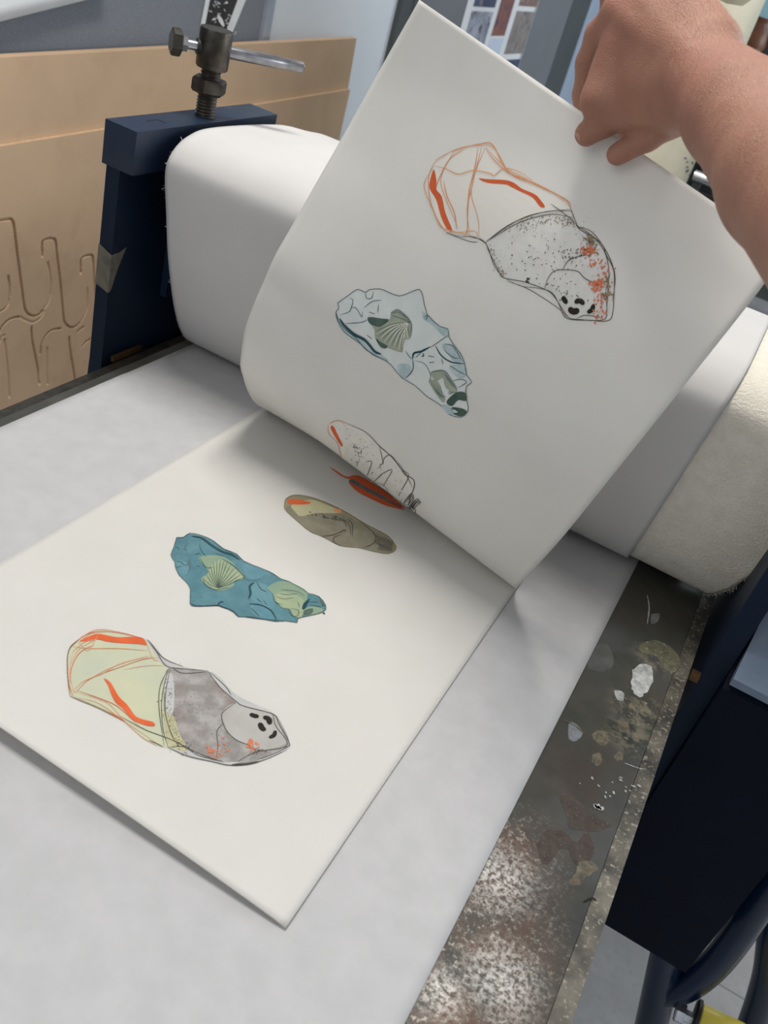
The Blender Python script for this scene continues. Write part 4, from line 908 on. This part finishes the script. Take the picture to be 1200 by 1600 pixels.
f1 = wrap_obj('felt_blanket', -.0068, -.606, .103, 160, M['felt'], .0055, edge=rag(.0022, 1.), wav=.002)
tag(f1, 'outer thick cream felt blanket over the roller, its woolly edge showing at the right', 'felt blanket', 'felt blankets over the roller')
f2 = wrap_obj('felt_blanket', -.0135, -.602, .109, 160, M['felt'], .0055, edge=rag(.003, 7.), wav=.001)
tag(f2, 'inner cream felt blanket next to the roller, edge peeping past the outer one', 'felt blanket', 'felt blankets over the roller')
# fuzzy ends of the felts
def fuzz(x, sgn, parent, seed):
    P = offset_prof(-.0068); V, Fc = [], []; rg = np.random.default_rng(seed)
    for _ in range(1500):
        j = rg.integers(0, int(len(P)*.85)); y, z = P[j]; a = rg.uniform(-.004, .004); xx = x if sgn < 0 else rag(0, 1.)(0, 1.0, j/len(P), y, z)
        p = np.array([xx, y+a, max(z+rg.uniform(-.003, .003), BED+.007)]); d = np.array([sgn*1.0, rg.normal(0, .8), rg.normal(0, .8)]); d /= np.linalg.norm(d); l = rg.uniform(.002, .006)
        s = np.cross(d, rg.normal(0, 1, 3)); s /= np.linalg.norm(s); b = len(V); q = p+d*l+np.array([0, rg.normal(0, .001), rg.normal(0, .001)])
        V += [p-s*.00025, p+s*.00025, q+s*.0001, q-s*.0001]; Fc.append((b, b+1, b+2, b+3))
    o = mesh('wool_fibres', V, Fc, M['felt'], parent); o['kind'] = 'stuff'
fuzz(.1, 1, f1, 3); fuzz(-.6105, -1, f1, 4)
def t_edge(x, t, u, y, z): return x
TE = [on_y(p, yy) for p, yy in (((970, 887), .930), ((1040, 779), .872), ((1126, 644), .845), ((1160, 594), .834), ((1200, 540), .87))]
TZ = [p[2] for p in TE]; TX = [p[0] for p in TE]
def t_edge(x, t, u, y, z):
    e = float(np.interp(z, TZ[:4], TX[:4])) if y < 1.0 else TX[3]
    return -.611+(e+.611)*t
ti = wrap_obj('tissue_sheet', 0.0, -.611, .002, 120, M['tissue'], .0003, s0=4, wav=.0006, edge=t_edge)
tag(ti, 'smooth white cover paper wrapped over the felts and roller behind the lifted print', 'paper')

# ================================================================== hand and arm (one continuous surface from a distance field)
def hand():
    J = at_depth; prims = []
    def cap(a, b, ra, rb): prims.append((np.array(a), np.array(b), ra, rb))
    def chain(pts, rs):
        for i in range(len(pts)-1): cap(pts[i], pts[i+1], rs[i], rs[i+1])
    W1 = J(1100, 118, .622); W2 = J(1088, 150, .628); FA = J(1235, 268, .525); FB = J(1370, 420, .44); FC = J(1520, 600, .36)
    groups = []
    # forearm + wrist
    chain([J(1092, 122, .628), J(1150, 180, .585), J(1235, 285, .52), J(1370, 430, .44)], [.0275, .031, .0375, .043])
    chain([J(1105, 108, .63), J(1160, 160, .59), J(1250, 262, .53), J(1400, 410, .45)], [.020, .0235, .030, .038])
    chain([J(1372, 430, .44), J(1560, 640, .35)], [.043, .046])
    # metacarpals
    mi = J(972, 82, .682); mm = J(972, 22, .676); mr = J(1005, -22, .668); ml = J(1045, -42, .66)
    wb = J(1085, 118, .636)
    chain([wb, mi], [.024, .0155]); chain([J(1090, 98, .634), mm], [.023, .0155]); chain([J(1098, 82, .634), mr], [.022, .0150]); chain([J(1106, 70, .634), ml], [.019, .0135])
    cap(J(1075, 150, .64), J(985, 135, .682), .022, .019)      # first web, near side
    cap(J(1066, 165, .652), J(958, 180, .692), .0150, .0105)    # thenar fold
    # little knuckle bump on the far outline, wrist bone
    cap(J(1098, 42, .648), J(1106, 52, .645), .013, .013); cap(J(1152, 112, .600), J(1160, 118, .596), .0105, .0105)
    # index: proximal to knuckle, then down in front of the sheet
    iPIP = J(938, 157, .692); iDIP = J(945, 190, .6985); iT = J(917, 209, .7055)
    chain([mi, J(955, 118, .688), iPIP], [.0155, .0135, .0128]); g2 = [(iPIP, iDIP, .0115, .0108), (iDIP, iT, .0112, .0094)]
    cap(iPIP, J(985, 168, .686), .0122, .0135); cap(J(1000, 192, .716), J(1045, 178, .690), .0115, .014)
    # middle finger behind the sheet
    g3 = [(mm, J(938, 55, .700), .0145, .0115), (J(938, 55, .700), J(920, 98, .722), .0112, .0100), (J(920, 98, .722), J(913, 148, .737), .0098, .0090), (J(913, 148, .737), J(914, 188, .7395), .0090, .0080)]
    g4 = [(mr, J(962, -8, .705), .0135, .0112), (J(962, -8, .705), J(948, 60, .735), .0105, .0095), (J(948, 60, .735), J(950, 120, .752), .0092, .0085), (J(950, 120, .752), J(964, 188, .750), .0090, .0090), (J(964, 188, .750), J(990, 212, .744), .0095, .0095), (J(990, 212, .744), J(1030, 192, .715), .0105, .0115)]
    g5 = [(ml, J(1000, -25, .700), .0125, .0098), (J(1000, -25, .700), J(985, 40, .728), .0092, .0085), (J(985, 40, .728), J(985, 90, .740), .0082, .0075)]
    # thumb
    g1 = [(J(1078, 172, .652), J(1046, 186, .672), .0165, .0135), (J(1046, 190, .674), J(1012, 214, .687), .0120, .0100), (J(1012, 214, .687), J(965, 241, .6985), .0098, .0084)]
    groups = [(prims, .011), (g1, .004), (g2, .004), (g3, .004), (g4, .004), (g5, .004)]
    allp = prims+g1+g2+g3+g4+g5
    lo = np.min([np.minimum(p[0], p[1])-max(p[2], p[3]) for p in allp], 0)-.006; hi = np.max([np.maximum(p[0], p[1])+max(p[2], p[3]) for p in allp], 0)+.006
    h = .0019; n = np.ceil((hi-lo)/h).astype(int)+1
    ax = [lo[i]+h*np.arange(n[i]) for i in range(3)]
    X, Y, Z = np.meshgrid(*ax, indexing='ij', sparse=False); X = X.astype(np.float32); Y = Y.astype(np.float32); Z = Z.astype(np.float32)
    def sd(p):
        a, b, ra, rb = p; ab = b-a; L2 = ab@ab
        t = np.clip(((X-a[0])*ab[0]+(Y-a[1])*ab[1]+(Z-a[2])*ab[2])/L2, 0, 1)
        return np.sqrt((X-a[0]-t*ab[0])**2+(Y-a[1]-t*ab[1])**2+(Z-a[2]-t*ab[2])**2)-(ra+(rb-ra)*t)
    def smin(a, b, k):
        hh = np.clip(.5+.5*(b-a)/k, 0, 1); return b*(1-hh)+a*hh-k*hh*(1-hh)
    D = None
    for g, k in groups:
        d = None
        for p in g:
            s = sd(p); d = s if d is None else smin(d, s, k)
        D = d if D is None else smin(D, d, .0035)
    # tendons / veins: low ridges on the back of the hand
    def carve(pts, r, amt):
        nonlocal D
        P = catmull(pts, 4)
        for a, b in zip(P[:-1], P[1:]):
            ab = b-a; t = np.clip(((X-a[0])*ab[0]+(Y-a[1])*ab[1]+(Z-a[2])*ab[2])/(ab@ab), 0, 1)
            dd = (X-a[0]-t*ab[0])**2+(Y-a[1]-t*ab[1])**2+(Z-a[2]-t*ab[2])**2
            D = D+amt*np.exp(-dd/(r*r)).astype(np.float32)
    carve([J(1080, 95, .606), J(1020, 60, .64), J(975, 30, .658)], .006, -.0011)
    carve([J(1075, 75, .606), J(1030, 35, .64), J(1005, 0, .650)], .006, -.0010)
    for k in range(6): carve([J(985+k*12, 172+k*1, .672-k*.003), J(994+k*12, 200, .676-k*.003)], .0019, .0011)
    carve([J(940, 80, .70), J(935, 108, .712), J(918, 140, .724)], .003, .0010)
    # surface nets
    neg = D < 0
    c = [neg[i:n[0]-1+i, j:n[1]-1+j, k:n[2]-1+k] for i in (0, 1) for j in (0, 1) for k in (0, 1)]
    s = sum(q.astype(np.int8) for q in c); act = (s > 0) & (s < 8); idx = -np.ones(act.shape, np.int64); ids = np.argwhere(act); idx[act] = np.arange(len(ids))
    acc = np.zeros((len(ids), 3)); cnt = np.zeros(len(ids))
    corners = [(i, j, k) for i in (0, 1) for j in (0, 1) for k in (0, 1)]
    for a in range(8):
        for b in range(a+1, 8):
            ca, cb = np.array(corners[a]), np.array(corners[b])
            if abs(ca-cb).sum() != 1: continue
            da = D[ids[:, 0]+ca[0], ids[:, 1]+ca[1], ids[:, 2]+ca[2]]; db = D[ids[:, 0]+cb[0], ids[:, 1]+cb[1], ids[:, 2]+cb[2]]
            mk = (da < 0) != (db < 0); t = da/(da-db+1e-12); p = ca[None]+t[:, None]*(cb-ca)[None]; acc[mk] += p[mk]; cnt[mk] += 1
    V = lo+h*(ids+acc/cnt[:, None]); Fc = []
    for axx in range(3):
        u, v = (axx+1) % 3, (axx+2) % 3; sh = list(n); sh[axx] -= 1
        sl0 = [slice(None)]*3; sl1 = [slice(None)]*3; sl0[axx] = slice(0, n[axx]-1); sl1[axx] = slice(1, n[axx])
        e = neg[tuple(sl0)] != neg[tuple(sl1)]; ee = np.argwhere(e); ee = ee[(ee[:, u] > 0) & (ee[:, v] > 0) & (ee[:, u] < n[u]-1) & (ee[:, v] < n[v]-1)]
        def g(du, dv): q = ee.copy(); q[:, u] -= du; q[:, v] -= dv; return idx[q[:, 0], q[:, 1], q[:, 2]]
        quad = np.stack([g(1, 1), g(0, 1), g(0, 0), g(1, 0)], 1); fl = neg[ee[:, 0], ee[:, 1], ee[:, 2]]
        quad[~fl] = quad[~fl][:, ::-1]; Fc.append(quad)
    Fc = np.concatenate(Fc); Fc = Fc[(Fc >= 0).all(1)]
    mt, nt, P, N, L = newmat('skin'); v = coords(N, L)
    c = mixc(N, L, noise_fac(N, L, v, 26, .35, .68, 5), (.32, .142, .092), (.385, .185, .12))
    c = mixc(N, L, noise_fac(N, L, v, 11, .52, .68, 3), c, (.345, .145, .10))
    c = mixc(N, L, noise_fac(N, L, v, 120, .70, .76, 3), c, (.24, .10, .07))
    L.new(c, P.inputs['Base Color']); P.inputs['Roughness'].default_value = .5; P.inputs['Subsurface Weight'].default_value = .22; P.inputs['Subsurface Radius'].default_value = (1, .35, .2); P.inputs['Subsurface Scale'].default_value = .006
    b1 = N.new('ShaderNodeTexVoronoi'); b1.inputs['Scale'].default_value = 650; b1.feature = 'DISTANCE_TO_EDGE'; L.new(v, b1.inputs[0]); ad = N.new('ShaderNodeMath'); ad.operation = 'ADD'; L.new(b1.outputs[0], ad.inputs[0]); L.new(noise_fac(N, L, v, 130, 0, 1, 8, .75), ad.inputs[1]); bump(N, L, P, ad.outputs[0], .6, .0011)
    o = mesh('person', V, Fc, mt, None, smooth=True)
    sm = o.modifiers.new('smooth', 'SMOOTH'); sm.factor = .5; sm.iterations = 4
    tag(o, 'bare right forearm and hand pinching the top edge of the lifted print', 'person')
    # nails
    def nail(c, t, wv, l, w_, name='fingernail'):
        c = np.array(c); t = t/np.linalg.norm(t); nrm = np.cross(t, wv); nrm /= np.linalg.norm(nrm); wv = np.cross(nrm, t)
        if np.dot(nrm, CAMP-c) < 0: nrm = -nrm
        V, Fc = [], []
        for i in range(9):
            for j in range(9):
                a, b = i/8*2-1, j/8*2-1; ww = w_*math.sqrt(max(0, 1-.35*a*a if a > 0 else 1-.6*a**4)); V.append(c+t*a*l+wv*b*ww+nrm*(-.0022*b*b-.0008*a*a))
        for i in range(8):
            for j in range(8): k = i*9+j; Fc.append((k, k+9, k+10, k+1))
        q = mesh(name, V, Fc, simple('nail', (.42, .22, .17), (.48, .27, .22), .3), o, smooth=True); q.modifiers.new('s', 'SOLIDIFY').thickness = .0005; q['label'] = 'index fingernail'
    d = iT-iDIP; side = np.cross(d, CAMP-iT); side /= np.linalg.norm(side); view = (CAMP-iT)/np.linalg.norm(CAMP-iT)
    lft = J(800, 212, .70)-iT; lft /= np.linalg.norm(lft)
    outn = lft*.6+view*.8; outn /= np.linalg.norm(outn)
    nail(iT+outn*.0086+d/np.linalg.norm(d)*-.0005, d, np.cross(outn, d/np.linalg.norm(d)), .0048, .0044)
    # fine arm hair, grown on faces of the forearm that look up
    rg = np.random.default_rng(5); me = o.data; V = np.array(V); fc = V[Fc].mean(1); fnn = np.cross(V[Fc[:, 1]]-V[Fc[:, 0]], V[Fc[:, 2]]-V[Fc[:, 0]]); fnn /= np.linalg.norm(fnn, axis=1)[:, None]+1e-12
    pxs = to_px(fc); ok = (pxs[:, 0] > 1050) & (pxs[:, 0] < 1260) & (((CAMP-fc)*fnn).sum(1) > 0) & (fnn[:, 2] > .15); sel = rg.choice(np.argwhere(ok)[:, 0], 2200)
    axis = J(1235, 285, .52)-J(1092, 122, .628); axis /= np.linalg.norm(axis); HV, HF = [], []
    sidev = J(1100, 200, .60)-J(1100, 120, .60); sidev /= np.linalg.norm(sidev)
    for i in sel:
        nn = fnn[i]; d = axis*.25+sidev*.7+nn*.35+rg.normal(0, .18, 3); d /= np.linalg.norm(d); l = rg.uniform(.004, .009); s_ = np.cross(d, nn); s_ /= np.linalg.norm(s_)+1e-9
        p = fc[i]; q = p+d*l*.5+nn*.0006; r_ = p+d*l-nn*.0008; b = len(HV); w_ = .00006
        HV += [p-s_*w_, p+s_*w_, q+s_*w_, q-s_*w_, r_]; HF += [(b, b+1, b+2, b+3), (b+3, b+2, b+4)]
    hh = mesh('arm_hair', HV, HF, simple('hair', (.52, .33, .22), (.62, .42, .28), .5), o); hh['kind'] = 'stuff'
hand()
print('vmax', vmax, SL[-1], SR[-1])
